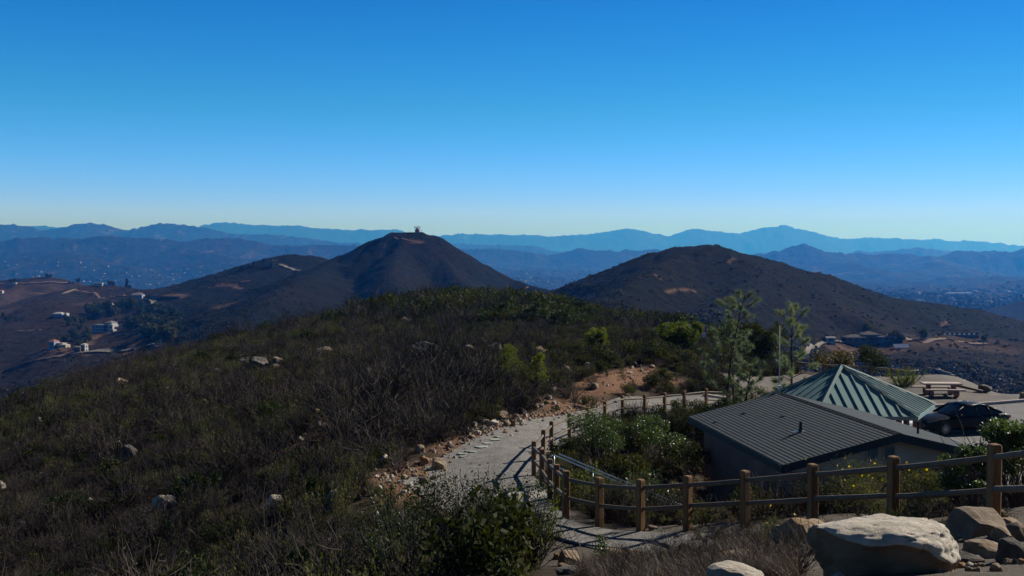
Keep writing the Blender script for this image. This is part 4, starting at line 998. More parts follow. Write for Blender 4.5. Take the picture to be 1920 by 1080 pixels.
fence_thing('rail_fence', 'weathered post and two-rail wooden fence curving along the granite path', posts, .145, 1.07, (.89,.47), .042)
# edge rail of the gravel area
ep = [(1495,688,82),(1545,697,78),(1590,703,77),(1632,712,75.5),(1672,722,73.5),(1711,739,71.0)]
ep = [(P(a,b,c)[0], c, hz(P(a,b,c)[0], c)) for a,b,c in ep]
fence_thing('edge_rail', 'low post and single log rail along the gravel edge behind the teal roof', ep, .14, .8, (.70,), .075, rail_mat='rail_lit')
l0 = np.array([P(1782,730,68.5)[0], 68.5, 0]); l1 = np.array([P(1836,738,68.5)[0], 68.0, 0]); l0[2] = hz(*l0[:2])+.35; l1[2] = hz(*l1[:2])+.16
q = Q(); q.tube([(0,0,0), (l1-l0)/2, l1-l0], [.08,.085,.075], 8); o = q.obj('fallen_rail', M['rail'], None, True); o.location = l0; tag(o, 'log rail lying low to the right of the picnic table', 'log')
rp = [(1306,656,104),(1335,656,103),(1368,656,102),(1400,658,101)]
rp = [(P(a,b,c)[0], c, hz(P(a,b,c)[0], c)) for a,b,c in rp]
fence_thing('far_rail', 'short pale wooden rail below the brown sign', rp, .12, .6, (.52,), .07, rail_mat='rail_lit')

# pipe handrail of the stairs
t = thing('pipe_handrail', 'galvanised two-pipe handrail running down behind the fence posts', 'handrail', (1.25, 31.6, hz(1.25, 31.6)))
O = np.array(t.location)
a0 = np.array([1.22,31.7,-5.93]); a1 = np.array([4.25,26.6,-6.36])
for dz, dx in ((0,0), (0,.16), (-.32,.02)):
    q = Q(); e = np.array([dx,dx,dz]); q.tube([a0+e-O, (a0+a1)/2+e-O, a1+e-O], .021, 8); q.obj('pipe', M['galv'], t, True)
for k in (0, .33, .66, 1):
    p = a0+(a1-a0)*k; q = Q(); q.tube([p-O, np.array([p[0], p[1], hz(p[0], p[1])-.1])-O], .02, 8); q.obj('upright', M['galv'], t, True)
q = Q(); an = np.linspace(.4, 5.9, 14); q.tube([a0-O+np.array([-.18*math.sin(x/2)*1.3, .05, .17*math.cos(x)-.17]) for x in an], .02, 8); q.obj('end_loop', M['galv'], t, True)
# concrete landing
c0 = P(1010,922,29.3); q = Q(); q.box((0,0,-.1), (1.9,1.1,.32), .35); z = hz(c0[0]-.25, c0[1]); o = q.obj('concrete_landing', M['concrete']); o.location = (c0[0]-.25, c0[1], z+.0); tag(o, kind='structure')

# ------------------------------------------------------------------ rocks
def rock(label, px, py, Y, w, d, h, mk, var=0, rz=0, name='boulder', group=None, sink=.25, cat='rock', mesh=None):
    p = P(px, py, Y) if Y else hit(px, py)
    o = bpy.data.objects.new(name, mesh or RM[mk][var % 4]); COL.objects.link(o)
    z = hz(p[0], p[1]); me = o.data
    o.scale = (w*.95, d*.95, h*1.05); o.rotation_euler = (0, 0, rz)
    o.location = (p[0], p[1], z+h*(.5-sink)); return tag(o, label, cat, group)
def face_mat(me, mat, fn):
    me.materials.append(mat)
    for p in me.polygons:
        if fn(p.center, p.normal): p.material_index = 1
big = rock_mesh('big_boulder_shape', np.random.default_rng(78), 6, 5, M['rock_pale'], .06, 1.0, .09)
def pit(me, seed, n=46):
    r_ = np.random.default_rng(seed)
    C = r_.normal(size=(n,3)); C[:,2] = abs(C[:,2])*.8+.15; C[:,0] = C[:,0]*.8+.55; C /= np.linalg.norm(C, axis=1)[:,None]; rad = .025+.05*r_.random(n)
    for v in me.vertices:
        p = np.array(v.co)*2; u = p/np.linalg.norm(p); dd = np.linalg.norm(C-u, axis=1)
        k = (1-np.clip(dd/rad, 0, 1)).max(); p = p*(1-.06*min(1, k*2.2))
        # top: shoulder high in the middle right, sloping off to the left
        p[2] *= 1+.10*math.exp(-((p[0]-.25)/.35)**2)-.10*max(0, -p[0]-.3)
        p[2] = p[2] if p[2] < .62 else .62+(p[2]-.62)*.4
        # hollow, overhanging front that is deepest left of the middle
        brow = .52-.10*p[0]-.75*max(0, p[0]-.35)+.05*math.sin(6*p[0]+1)
        if p[1] < -.1 and p[2] < brow:
            f = min(1, (brow-p[2])/.16); p[1] = p[1]*(1-.24*f*min(1, (-.1-p[1])/.25))
        v.co = p
    for p in me.polygons: p.use_smooth = True
pit(big, 3)
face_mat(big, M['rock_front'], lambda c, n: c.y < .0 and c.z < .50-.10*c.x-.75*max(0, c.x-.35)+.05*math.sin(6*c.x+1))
rock('biggest pale boulder with pitted white top and hollow tan front darkened for shade, bottom right', 1652, 1098, 7.9, 1.14, 1.0, .62, None, 0, -.1, mesh=big, sink=.36); unit(big)
rock('cream rounded boulder at the bottom edge left of the biggest boulder', 1376, 1108, 8.2, .56, .45, .25, 'rock_pale', 1, .4, sink=.2)
rock('flat tan slab behind the biggest boulder to its left', 1506, 1008, 15.0, .90, .6, .62, 'rock_tan', 2, .1, sink=.3)
rock('long low tan ledge in the dry brush under the flat slab', 1440, 1036, 12.5, 1.15, .45, .26, 'rock_tan', 3, -.15, sink=.35)
rock('small tan ledge stone right of the long low ledge', 1480, 1050, 11.2, .4, .3, .14, 'rock_tan', 1, .3, sink=.35)
rock('dark grey boulder behind the dry brush at the fence', 1312, 1014, 18.6, 1.0, .6, .40, 'rock_grey', 0, .4, sink=.3)
rock('grey stone beside the dark grey boulder', 1352, 1013, 17.8, .42, .3, .22, 'rock_brown', 1, .4, sink=.3)
rock('small bright white stone before the fence', 1420, 1006, 15.6, .20, .16, .14, 'rock_pale', 2, .4, sink=.2)
rock('brown-grey boulder behind and right of the biggest boulder', 1833, 1024, 11.2, .72, .6, .46, 'rock_brown', 0, .2, sink=.25)
rock('light tan wedge stone right of the biggest boulder', 1848, 1052, 9.3, .48, .32, .20, 'rock_tan', 1, -.3, sink=.25)
rock('angular dark stone tucked under the light tan wedge', 1812, 1056, 8.9, .34, .26, .14, 'rock_grey', 3, -.2, sink=.25)
rock('small dark angular stone on the brown-grey boulder foot', 1846, 1028, 10.2, .24, .2, .12, 'rock_grey', 2, .7, sink=.05)
rock('tan block stone at the right, behind the grey speckled one', 1880, 1034, 10.2, .26, .25, .24, 'rock_tan', 0, .5, sink=.2)
rock('brown block stone at the right frame edge', 1912, 1030, 10.6, .30, .26, .22, 'rock_brown', 3, .9, sink=.2)
rock('grey speckled stone in the bottom right corner', 1898, 1066, 8.8, .30, .28, .22, 'rock_grey', 1, .2, sink=.2)
rock('small orange stone in the corner gravel', 1916, 1078, 8.4, .09, .08, .05, 'rock_orange', 1, .2, sink=.2)
rock('small tan stone between dark wedge and boulder', 1800, 1070, 8.5, .12, .10, .07, 'rock_orange', 2, .2, sink=.2)
rock('flat tan stone right of the thickest fence post', 1886, 985, 14.0, .34, .3, .14, 'rock_tan', 2, .3, sink=.3)
rock('small tan stone behind the thickest fence post', 1878, 978, 15.2, .18, .18, .16, 'rock_orange', 0, .3, sink=.2)
rock('triangular tan boulder at the dark shrub edge by the path', 1068, 1030, 18.9, .44, .36, .34, 'rock_tan', 0, .2, sink=.2)
rock('small stone left of the triangular tan boulder', 1046, 1012, 19.8, .2, .2, .14, 'rock_orange', 1, .2, sink=.2)
rock('low stone row piece in front of the triangular tan boulder', 1058, 1042, 18.0, .22, .2, .12, 'rock_tan', 3, .2, sink=.2)
rock('dark-sided flat stone on the path, left of the orange slab', 1148, 1018, 20.0, .48, .34, .16, 'rock_tan', 1, -.4, sink=.25)
rock('long orange slab lying on the path', 1200, 1025, 19.6, .62, .26, .15, 'rock_orange', 3, -.15, sink=.2)
rock('small dark stone at the foot of a fence post', 1224, 998, 22, .24, .2, .12, 'rock_brown', 3, .2, sink=.2)
rock('little orange stone in the brush below the path', 1172, 1045, 17.2, .14, .14, .09, 'rock_orange', 2, .2, sink=.1)
rock('flat grey slab under the dark shrub at the bottom', 1085, 1072, 15.8, .7, .5, .16, 'rock_grey', 2, .2, sink=.2)
rock('tan slab cut by the bottom edge of the picture', 590, 1092, 21.5, 1.5, .6, .34, 'rock_tan', 2, .1, sink=.2)
rock('small tan stone beside the bottom slab', 625, 1082, 21.8, .3, .3, .18, 'rock_tan', 1, .1, sink=.2)
rock('pale tilted stone in the dark lower left scrub', 308, 952, None, .85, .5, .55, 'rock_pale', 2, .5, sink=.15)
rock('small orange-pale stone right of the tilted one', 517, 950, None, .5, .4, .4, 'rock_pale', 0, .5, sink=.1)
rock('white-edged dark rock in the middle left scrub', 243, 862, None, .8, .6, .75, 'rock_grey', 1, .5, sink=.1)
rock('small tan stone low in the left scrub', 262, 1035, None, .35, .3, .25, 'rock_tan', 0, .5, sink=.1)
hl = ['twin grey boulders left of centre, the rounder left one','twin grey boulders left of centre, the rougher right one','grey boulder just left of the twin boulders','broad grey boulder right of the twin boulders','widest dark flat-topped boulder on the hillside','short boulder behind the black brush, left one','rounded boulder behind the black brush, right one','pale boulder between the two behind the black brush','peaked brown-grey boulder in the middle of the slope','low boulder left of the peaked one',
      'left rock of the rubble pile on the upper slope','right rock of the rubble pile on the upper slope','top rock of the rubble pile','small boulder high on the left slope','pale stone pair on the left slope, left one','pale stone on the left slope below the pair','stone at the left skyline of the near slope, lower','stone cluster above the faint trail','brown boulder near the left skyline','small stone above the faint trail','pale stone just left of the cluster over the trail','stone high on the slope below the crest','rock at the top of the dark brush','pale stone mid way up the slope']
for i, ((a, b, w, h), lb) in enumerate(zip(hb, hl)):
    rock(lb, a, b, None, w*.8, w*.7, h*.8, ['rock_grey','rock_brown'][i % 2] if i < 13 else ['rock_tan','rock_grey'][i % 2], i, i*1.3, sink=.18, group='boulders on the brushy hillside')
# rocks lining the path
pr = [(823,880,.62,.55,'rock_tan'),(796,872,.5,.42,'rock_orange'),(790,893,.6,.25,'rock_orange'),(812,900,.3,.2,'rock_tan'),(795,908,.45,.35,'rock_brown'),(768,915,.32,.24,'rock_pale'),(815,912,.24,.2,'rock_pale'),(778,895,.3,.2,'rock_tan'),(758,900,.34,.24,'rock_tan'),(788,925,.3,.26,'rock_brown'),
      (845,868,.18,.12,'rock_tan'),(833,855,.22,.14,'rock_tan'),(843,835,.24,.2,'rock_pale'),(862,832,.26,.14,'rock_tan'),(885,822,.3,.2,'rock_tan'),(898,815,.28,.24,'rock_pale'),(905,805,.36,.22,'rock_tan'),(912,796,.5,.3,'rock_tan'),(925,798,.55,.34,'rock_pale'),(940,785,.8,.5,'rock_tan'),
      (962,800,.32,.36,'rock_orange'),(950,800,.44,.36,'rock_tan'),(978,797,.3,.36,'rock_pale'),(968,785,.4,.32,'rock_brown'),(920,808,.26,.2,'rock_pale'),(948,812,.3,.16,'rock_orange'),(970,810,.28,.16,'rock_tan'),(985,765,.7,.45,'rock_tan'),(1000,766,.7,.45,'rock_tan'),(972,762,.5,.35,'rock_tan'),
      (1015,762,.4,.24,'rock_pale'),(1025,757,.4,.24,'rock_tan'),(1038,758,.35,.24,'rock_pale'),(1045,762,.3,.2,'rock_tan'),(1030,748,.4,.3,'rock_pale'),(940,766,.3,.5,'rock_pale'),(955,770,.4,.3,'rock_tan'),(890,800,.4,.3,'rock_brown'),(1010,752,.4,.3,'rock_tan'),(928,822,.2,.12,'rock_orange'),
      (1232,668,.6,.25,'rock_orange'),(1210,672,.6,.4,'rock_tan'),(1222,690,.5,.3,'rock_tan'),(1198,682,.4,.25,'rock_pale'),(1180,700,.6,.15,'rock_pale'),(1273,775,.3,.12,'rock_pale')]
for i, (a, b, w, h, mk) in enumerate(pr):
    big_ = w >= .55
    lb = {0:'largest tan block at the lower end of the path rocks',1:'orange block leaning on the largest tan block',2:'flat orange slab under the lower path rocks',18:'pale flat rock in the middle heap beside the path',19:'largest tan rock on top of the middle heap beside the path',27:'left tan block of the upper heap beside the path',28:'right tan block of the upper heap beside the path',
          40:'pinkish flat stone under the round shrub',41:'tan rock above the dirt patch under the round shrub',44:'flat white slab on the dirt patch',45:'white stone at the foot of a far fence post'}.get(i, 'small tan or pale rubble rock edging the left side of the path' if i < 40 else 'small tan rock above the dirt patch')
    rock(lb, a, b, None, w*.85, w*.7, h*.8, mk, i, i*.9, name='path_rock' if i < 40 else 'rock', group='rocks edging the path' if i < 40 else 'rocks round the dirt patch', sink=.12)
M['flag'] = surf('pale_green_stone', (.27,.31,.28), (.36,.39,.36), 4, .9, 20, .004)
for a, b, w, lb in ((904,840,.55,'largest pale green flagstone in the path'),(914,833,.42,'second flagstone up from the largest one'),(928,826,.5,'pale flagstone near the middle rock heap'),(936,822,.3,'topmost small flagstone in the row'),(867,853,.4,'pale flagstone lower left of the largest one'),(886,849,.36,'dull flagstone between the largest and the lower left one'),(868,858,.3,'lowest small flagstone in the row')):
    p = hit(a, b); q = Q(); V = [(w*.55*math.cos(k)*(.8+.25*math.sin(3*k+a)), w*.4*math.sin(k)*(.8+.2*math.cos(2*k+b)), z) for z in (-.06, .025) for k in np.linspace(0, 6.283, 8)[:-1]]
    q.add(V, [tuple(range(7,14))]+[(j, (j+1) % 7, 7+(j+1) % 7, 7+j) for j in range(7)]); o = q.obj('flagstone', M['flag']); o.location = (p[0], p[1], p[2]+.03); tag(o, lb, 'flagstone', 'flagstones set in the path')
p = P(1846,742,68.5); rock('white-sided boulder on the gravel edge right of the picnic table', 1846, 742, 68.5, 1.1, .9, .6, 'rock_grey', 1, .3, sink=.1)
rock('dark reddish boulder at the right frame edge by the kerb', 1918, 762, 63.8, .5, .5, .45, 'rock_brown', 1, .3, sink=.1)

# ------------------------------------------------------------------ rest room building
ez, rz_ = -6.2, -5.36
t = thing('restroom_building', 'low restroom building with dark shingled gable roof below the fence', 'building', (RA[0], RA[1], -9.1), RZ)
EZ, RZT = ez+9.1, rz_+9.1; W2 = RW/2
sl = math.atan2(RZT-EZ, W2)
def plane_box(q, u0, u1, v0, v1, z0, z1, th):  # sloping slab from eave u0,z0 to ridge u1,z1
    V = [(u0,v0,z0-th),(u1,v0,z1-th),(u1,v1,z1-th),(u0,v1,z0-th),(u0,v0,z0),(u1,v0,z1),(u1,v1,z1),(u0,v1,z0)]
    q.add(V, [(3,2,1,0),(4,5,6,7),(0,1,5,4),(2,3,7,6),(1,2,6,5),(3,0,4,7)])
n = 25
for side in (0, 1):
    q = Q()
    for k in range(n):
        a, b = k/n, (k+1)/n
        za, zb = EZ+(RZT-EZ)*a+.0, EZ+(RZT-EZ)*b
        u0, u1 = W2*a, W2*(b+.012)
        if side: u0, u1 = RW-u0, RW-u1
        V0 = -.0; plane_box(q, u0, u1, V0, RL, za+.012, zb+.003, .045)
        # shingle tabs break the butt line
    q.obj('roof_slope', M['shingle'], t)
q = Q()
for k in range(31):  # ridge cap shingles
    v0 = k*RL/31; V = [(W2-.14,v0,RZT-.012),(W2,v0,RZT+.035),(W2+.14,v0,RZT-.012),(W2-.14,v0+RL/31*1.15,RZT-.03),(W2,v0+RL/31*1.15,RZT+.02),(W2+.14,v0+RL/31*1.15,RZT-.03)]
    q.add(V, [(0,1,4,3),(1,2,5,4),(0,3,4,1)])
    q.add([(W2-.14,v0,RZT-.05),(W2+.14,v0,RZT-.05),(W2+.14,v0,RZT-.012),(W2,v0,RZT+.035),(W2-.14,v0,RZT-.012)], [(0,1,2,3,4)])
q.obj('ridge_cap', M['shingle'], t)
q = Q()  # fascias: eaves and rakes
q.box((-.02, RL/2, EZ-.12), (.035, RL+.04, .22)); q.box((RW+.02, RL/2, EZ-.12), (.035, RL+.04, .22))
for v in (-.02, RL+.02):
    for s in (0, 1):
        a = (0, EZ) if not s else (RW, EZ); b = (W2, RZT)
        V = [(a[0],v-.018,a[1]-.235),(b[0],v-.018,b[1]-.235),(b[0],v-.018,b[1]+.012),(a[0],v-.018,a[1]+.012),(a[0],v+.018,a[1]-.235),(b[0],v+.018,b[1]-.235),(b[0],v+.018,b[1]+.012),(a[0],v+.018,a[1]+.012)]
        q.add(V, [(0,1,2,3),(7,6,5,4),(3,2,6,7),(0,4,5,1),(0,3,7,4),(1,5,6,2)])
q.obj('fascia', M['fascia'], t)
# walls: brown block up to the band, tan siding in the gable
band = 9.1-6.52
i0, i1, j0, j1 = .45, RW-.45, .42, RL-.42
q = Q()
for (a, b, c, d) in ((i0, j0, i1, j0+.2), (i0, j1-.2, i1, j1)): q.box(((a+c)/2, (b+d)/2, band/2), (c-a, d-b, band))
for a in (i0, i1-.2): q.box((a+.1, (j0+j1)/2, (EZ-.1)/2), (.2, j1-j0-.4, EZ-.1))
q.obj('block_wall', M['block'], t)
def gz(u): return EZ+(RZT-EZ)*(1-abs(u-W2)/W2)-.07
for v, nm in ((j0+.012, 'gable_wall'), (j1-.05, 'gable_wall')):
    q = Q(); nb = 8; hh = (gz(W2)-band)/nb
    for k in range(nb):
        z0 = band+k*hh+.002; z1 = z0+hh-.004
        def lim(z): return max(i0, W2*(1-(gz(W2)-z)/(RZT-EZ)) if True else 0)
        zz = z1
        uu0 = i0 if zz <= gz(i0) else W2-(gz(W2)-zz)/(RZT-EZ)*W2
        ub = i0 if z0 <= gz(i0) else W2-(gz(W2)-z0)/(RZT-EZ)*W2
        V = [(ub,v,z0),(RW-ub,v,z0),(RW-uu0,v+.012,z1),(uu0,v+.012,z1),(ub,v+.06,z0),(RW-ub,v+.06,z0),(RW-uu0,v+.06,z1),(uu0,v+.06,z1)]
        q.add(V, [(0,1,2,3),(0,4,5,1),(3,2,6,7)])
    o = q.obj(nm, M['siding'], t)
q = Q(); q.box((W2, j0-.01, band-.05), (i1-i0+.02, .05, .12)); q.obj('trim_band', M['column'], t)
for uc in (W2-.62, W2-.10):
    q = Q(); zc = 9.1-6.02
    for dx, dz, sx, sz in ((-.18,0,.03,.46),(.18,0,.03,.46),(0,.22,.36,.03),(0,-.22,.36,.03)): q.box((uc+dx, j0-.005, zc+dz), (sx, .05, sz))
    fr = q.obj('gable_vent', M['siding'], t)
    q = Q()
    for k in range(8): q.box((uc, j0-.012, zc-.185+k*.053), (.335, .006, .05), R=Euler((.6,0,0)).to_matrix())
    q.box((uc, j0+.008, zc), (.335, .004, .42)); q.obj('louvre', M['mastgrey'], fr)
def on_roof(u, v): return (u, v, EZ+(RZT-EZ)*(u/W2 if u < W2 else (RW-u)/W2)+.01)
def rayroof(px, py, side=0):
    d = P(px, py, 1.0); best = None
    for Y in np.linspace(28, 46, 1500):
        p = d*Y; r = p[:2]-RA[:2]; u = r@RU; v = r@RV
        if 0 <= v <= RL and 0 <= u <= RW and p[2]+9.1 <= on_roof(u, v)[2]: return u, v
    return (W2, RL/2)
u, v = rayroof(1501, 810); x, y, z = on_roof(u, v)
q = Q(); q.tube([(x,y,z-.05),(x,y,z+.05),(x,y,z+.34)], [.12,.06,.045], 10); q.obj('vent_pipe', M['darkmetal'], t)
q = Q(); q.box((x-.16,y-.02,z+.015), (.2,.12,.02)); q.box((x+.1,y,z+.02), (.1,.1,.02)); q.obj('vent_flashing', M['galv'], t)
u, v = rayroof(1721, 813); x, y, z = on_roof(u, v)
q = Q(); q.tube([(x,y,z-.05),(x,y,z+.36)], [.04,.035], 8); q.cyl((x,y,z+.34), .06, .06, 8); q.obj('vent_pipe', M['darkmetal'], t)
for a, b in ((1394,776),(1468,781),(1341,792)):
    u, v = rayroof(a, b); x, y, z = on_roof(u, v); q = Q(); q.box((x,y,z+.02), (.12,.1,.03)); q.obj('roof_patch', M['darkmetal'], t)
# mast at the far ridge end
ms = thing('antenna_mast', 'thin pale metal mast standing at the far end of the roof ridge', 'mast', (RA[0]+RU[0]*W2+RV[0]*(RL+.12), RA[1]+RU[1]*W2+RV[1]*(RL+.12), -9.1))
q = Q(); q.tube([(0,0,0),(0,0,3.7),(0,0,6.25)], [.024,.020,.014], 8); q.obj('pole', M['mastgrey'], ms, True)
q = Q(); q.tube([(0,0,3.95),(-.06,-.05,4.05),(-.02,0,4.4)], .012, 6); q.obj('cable', M['galv'], ms, True)
q = Q(); q.box((0,-.06,3.95), (.1,.1,.12)); q.obj('bracket', M['white'], ms)

# ------------------------------------------------------------------ pavilion
pe = -6.6
c_ = P(1720, 781, 1); c_ = c_/c_[2]*pe; sd = 4.0
cx, cy = c_[0]-sd/2, c_[1]+sd*math.sqrt(3)/2
t = thing('pavilion', 'open six-sided shelter with teal standing-seam metal roof and brown posts', 'pavilion', (cx, cy, -9.0))
ap = 9.0-6.6+1.62; ev = 9.0+pe
def vtx(k, r=sd): a = (k*60-120)*D2R; return np.array([r*math.cos(a), r*math.sin(a)])
for k in range(6):
    a, b = vtx(k), vtx(k+1); A_ = np.array([*a, ev]); B_ = np.array([*b, ev]); T_ = np.array([0,0,ap])
    q = Q(); nrm = np.cross(B_-A_, T_-A_); nrm /= np.linalg.norm(nrm)
    q.add([A_, B_, T_, A_-nrm*.05, B_-nrm*.05, T_-nrm*.05], [(0,1,2),(5,4,3),(0,3,4,1)])
    nse = 10; mid = (A_+B_)/2
    for s in range(nse):
        f = (s+.5)/nse; e = A_+(B_-A_)*f; d = T_-mid
        ln = 1-abs(2*f-1)                       # seam runs up the slope until it meets the hip
        top = e+d*ln*.985
        if ln < .04: continue
        e2 = e+nrm*.035; t2 = top+nrm*.035; w = (B_-A_)/np.linalg.norm(B_-A_)*.022
        q.add([e-w, e+w, top+w, top-w, e2-w+nrm*.02, e2+w+nrm*.02, t2+w+nrm*.02, t2-w+nrm*.02], [(4,5,6,7),(0,1,5,4),(3,2,6,7),(0,4,7,3),(1,2,6,5)])
    q.obj('roof_panel', M['teal'], t)
q = Q()
for k in range(6):
    a = np.array([*vtx(k, sd*1.01), ev+.0]); T_ = np.array([0,0,ap+.03]); d = T_-a; d /= np.linalg.norm(d); s = np.cross(d, [0,0,1]); s /= np.linalg.norm(s); u = np.cross(s, d)
    q.add([a-s*.11+u*.045, a+u*.09, a+s*.11+u*.045, T_-s*.11+u*.03, T_+u*.09, T_+s*.11+u*.03], [(0,1,4,3),(1,2,5,4),(0,3,5,2)])
q.obj('hip_cap', M['hipteal'], t)
q = Q()
for k in range(6):
    a, b = vtx(k, sd*1.005), vtx(k+1, sd*1.005); m = (a+b)/2; q.box((*m, ev-.07), (np.linalg.norm(b-a)+.0, .04, .15), math.atan2(b[1]-a[1], b[0]-a[0]))
q.obj('fascia', M['teal'], t)
for k in range(6):
    a = vtx(k, sd*.82)
    for s in (-.22, .22):
        tn = np.array([-a[1], a[0]])/np.linalg.norm(a); p = a+tn*s
        q = Q(); q.box((*p, (ev-.05)/2), (.17,.17,ev-.05), math.atan2(a[1], a[0])); q.obj('post', M['column'], t)
q = Q()
for k in range(6):
    a, b = vtx(k, sd*.82), vtx(k+1, sd*.82); m = (a+b)/2; q.box((*m, ev-.08), (np.linalg.norm(b-a), .12, .2), math.atan2(b[1]-a[1], b[0]-a[0]))
q.obj('beam', M['column'], t)

# kerb, parking marks
q = Q(); xs_ = np.linspace(11, 46, 24); zs_ = height(xs_, xs_*0+62.75); V = []
for x_, z_ in zip(xs_, zs_): V += [(x_, 62.62, z_-.2), (x_, 62.62, z_+.15), (x_, 62.64, z_+.17), (x_, 62.86, z_+.17), (x_, 62.88, z_-.2)]
q.add(V, [(k*5+j_, k*5+5+j_, k*5+6+j_, k*5+1+j_) for k in range(23) for j_ in range(4)]); o = q.obj('kerb', M['kerb']); tag(o, kind='structure')
def flatline(pts_, w, name, label, cat, mat):
    q = Q()
    for a, b in pts_:
        a = np.array(a, float); b = np.array(b, float); n = max(2, int(np.hypot(*(b-a))/.8)); d = (b-a)/np.hypot(*(b-a)); s = np.array([-d[1], d[0]])*w/2
        tt = np.linspace(0, 1, n+1)[:,None]; c = a+(b-a)*tt; V = []
        for cc in c:
            for sg in (-1, 1): p = cc+s*sg; V.append((p[0], p[1], hz(p[0], p[1])+.034))
        q.add(V, [(2*i, 2*i+1, 2*i+3, 2*i+2) for i in range(n)])
    o = q.obj(name, mat); return tag(o, kind='structure')
M['paint'] = surf('worn_paint', (.50,.54,.60), (.68,.72,.78), 4, .8, 40, .002)
lines = [((14.5,50.2),(19.3,51.0)),((14.5,53.4),(20.5,54.6)),((15,55.6),(20.5,55.0)),((15.5,48.6),(19.2,49.2))]
for k in range(6): lines.append(((15.0+k*.9,50.4),(15.9+k*.9,53.4)))
flatline(lines, .12, 'road_marking', None, None, M['paint'])
flatline([((18.2,57.4),(22.2,57.6))], .9, 'road_marking', None, None, M['paint'])

# ------------------------------------------------------------------ picnic table
p = P(1764, 738, 66.5); z = hz(p[0], 66.5)
t = thing('picnic_table', 'concrete picnic table with two benches on round-holed legs, on the gravel', 'picnic table', (p[0], 66.5, z), -.06)
def slab(c, d, b=.015):
    q = Q(); x, y, zz = c; X_, Y_, Z_ = np.array(d)/2
    V = [(x+sx*(X_-i), y+sy*(Y_-i), zz+h) for h, i in ((-Z_, b), (-Z_+b, 0), (Z_-b, 0), (Z_, b)) for sx, sy in ((-1,-1),(1,-1),(1,1),(-1,1))]
    q.add(V, [(3,2,1,0),(12,13,14,15)]+[(r*4+j, r*4+(j+1) % 4, r*4+4+(j+1) % 4, r*4+4+j) for r in range(3) for j in range(4)]); return q
M['tabletop'] = surf('cast_tabletop', (.40,.33,.30), (.48,.41,.37), 4, .8, 40, .002)
M['tableleg'] = surf('cast_legs', (.20,.11,.09), (.26,.15,.12), 4, .8, 40, .002)
slab((0,0,.77), (2.3,.85,.09)).obj('tabletop', M['tabletop'], t)
slab((0,-.78,.46), (2.3,.32,.08)).obj('bench', M['tabletop'], t); slab((-.35,.78,.46), (2.3,.32,.08)).obj('bench', M['tabletop'], t)
for sx in (-.75, .75):
    q = Q()
    for sy in (-1, 1):   # ring-shaped feet
        an = np.linspace(0, 2*math.pi, 17)
        for a, b in zip(an[:-1], an[1:]):
            V = []
            for xx in (-.09, .09):
                for ang in (a, b):
                    for r in (.12, .235): V.append((sx+xx, sy*.52+r*math.cos(ang)*1.3, .235+r*math.sin(ang)*.98))
            q.add(V, [(0,1,3,2),(5,4,6,7),(1,5,7,3),(4,0,2,6)])
    q.box((sx, 0, .41), (.181, 1.75, .035)); q.box((sx, 0, .58), (.178, .42, .30))
    q.obj('leg', M['tableleg'], t)

# ------------------------------------------------------------------ brown sign
p = P(1320, 655, 104); z = hz(p[0], 104)
t = thing('trail_sign', 'brown trail sign with pale marks over a small white plate on a post', 'sign', (p[0], 104, z))
M['brown'] = surf('sign_brown', (.34,.07,.05), (.40,.09,.06), 4, .6, 30, .001)
zt = P(1320, 611, 104)[2]-z; H_ = max(zt, 1.6)
q = Q(); q.box((0, .05, (H_-.1)/2), (.09,.09,H_-.1)); q.obj('post', M['column'], t)
q = Q(); q.box((0, -.02, H_-.32), (.58,.03,.64)); q.obj('panel', M['brown'], t)
q = Q(); q.box((0,-.042,H_-.62), (.58,.006,.035)); q.box((0,-.042,H_-.02), (.58,.006,.035)); q.box((0,-.042,H_-.16), (.09,.006,.2)); q.box((0,-.042,H_-.48), (.10,.006,.10)); q.box((0,-.042,H_-.32), (.54,.006,.04))
for s in (-1, 1): q.box((s*.275,-.042,H_-.32), (.035,.006,.60))
q.obj('marks', M['white'], t)
q = Q(); q.box((0,-.02,H_-.88), (.36,.02,.42)); q.obj('plate', M['white'], t)
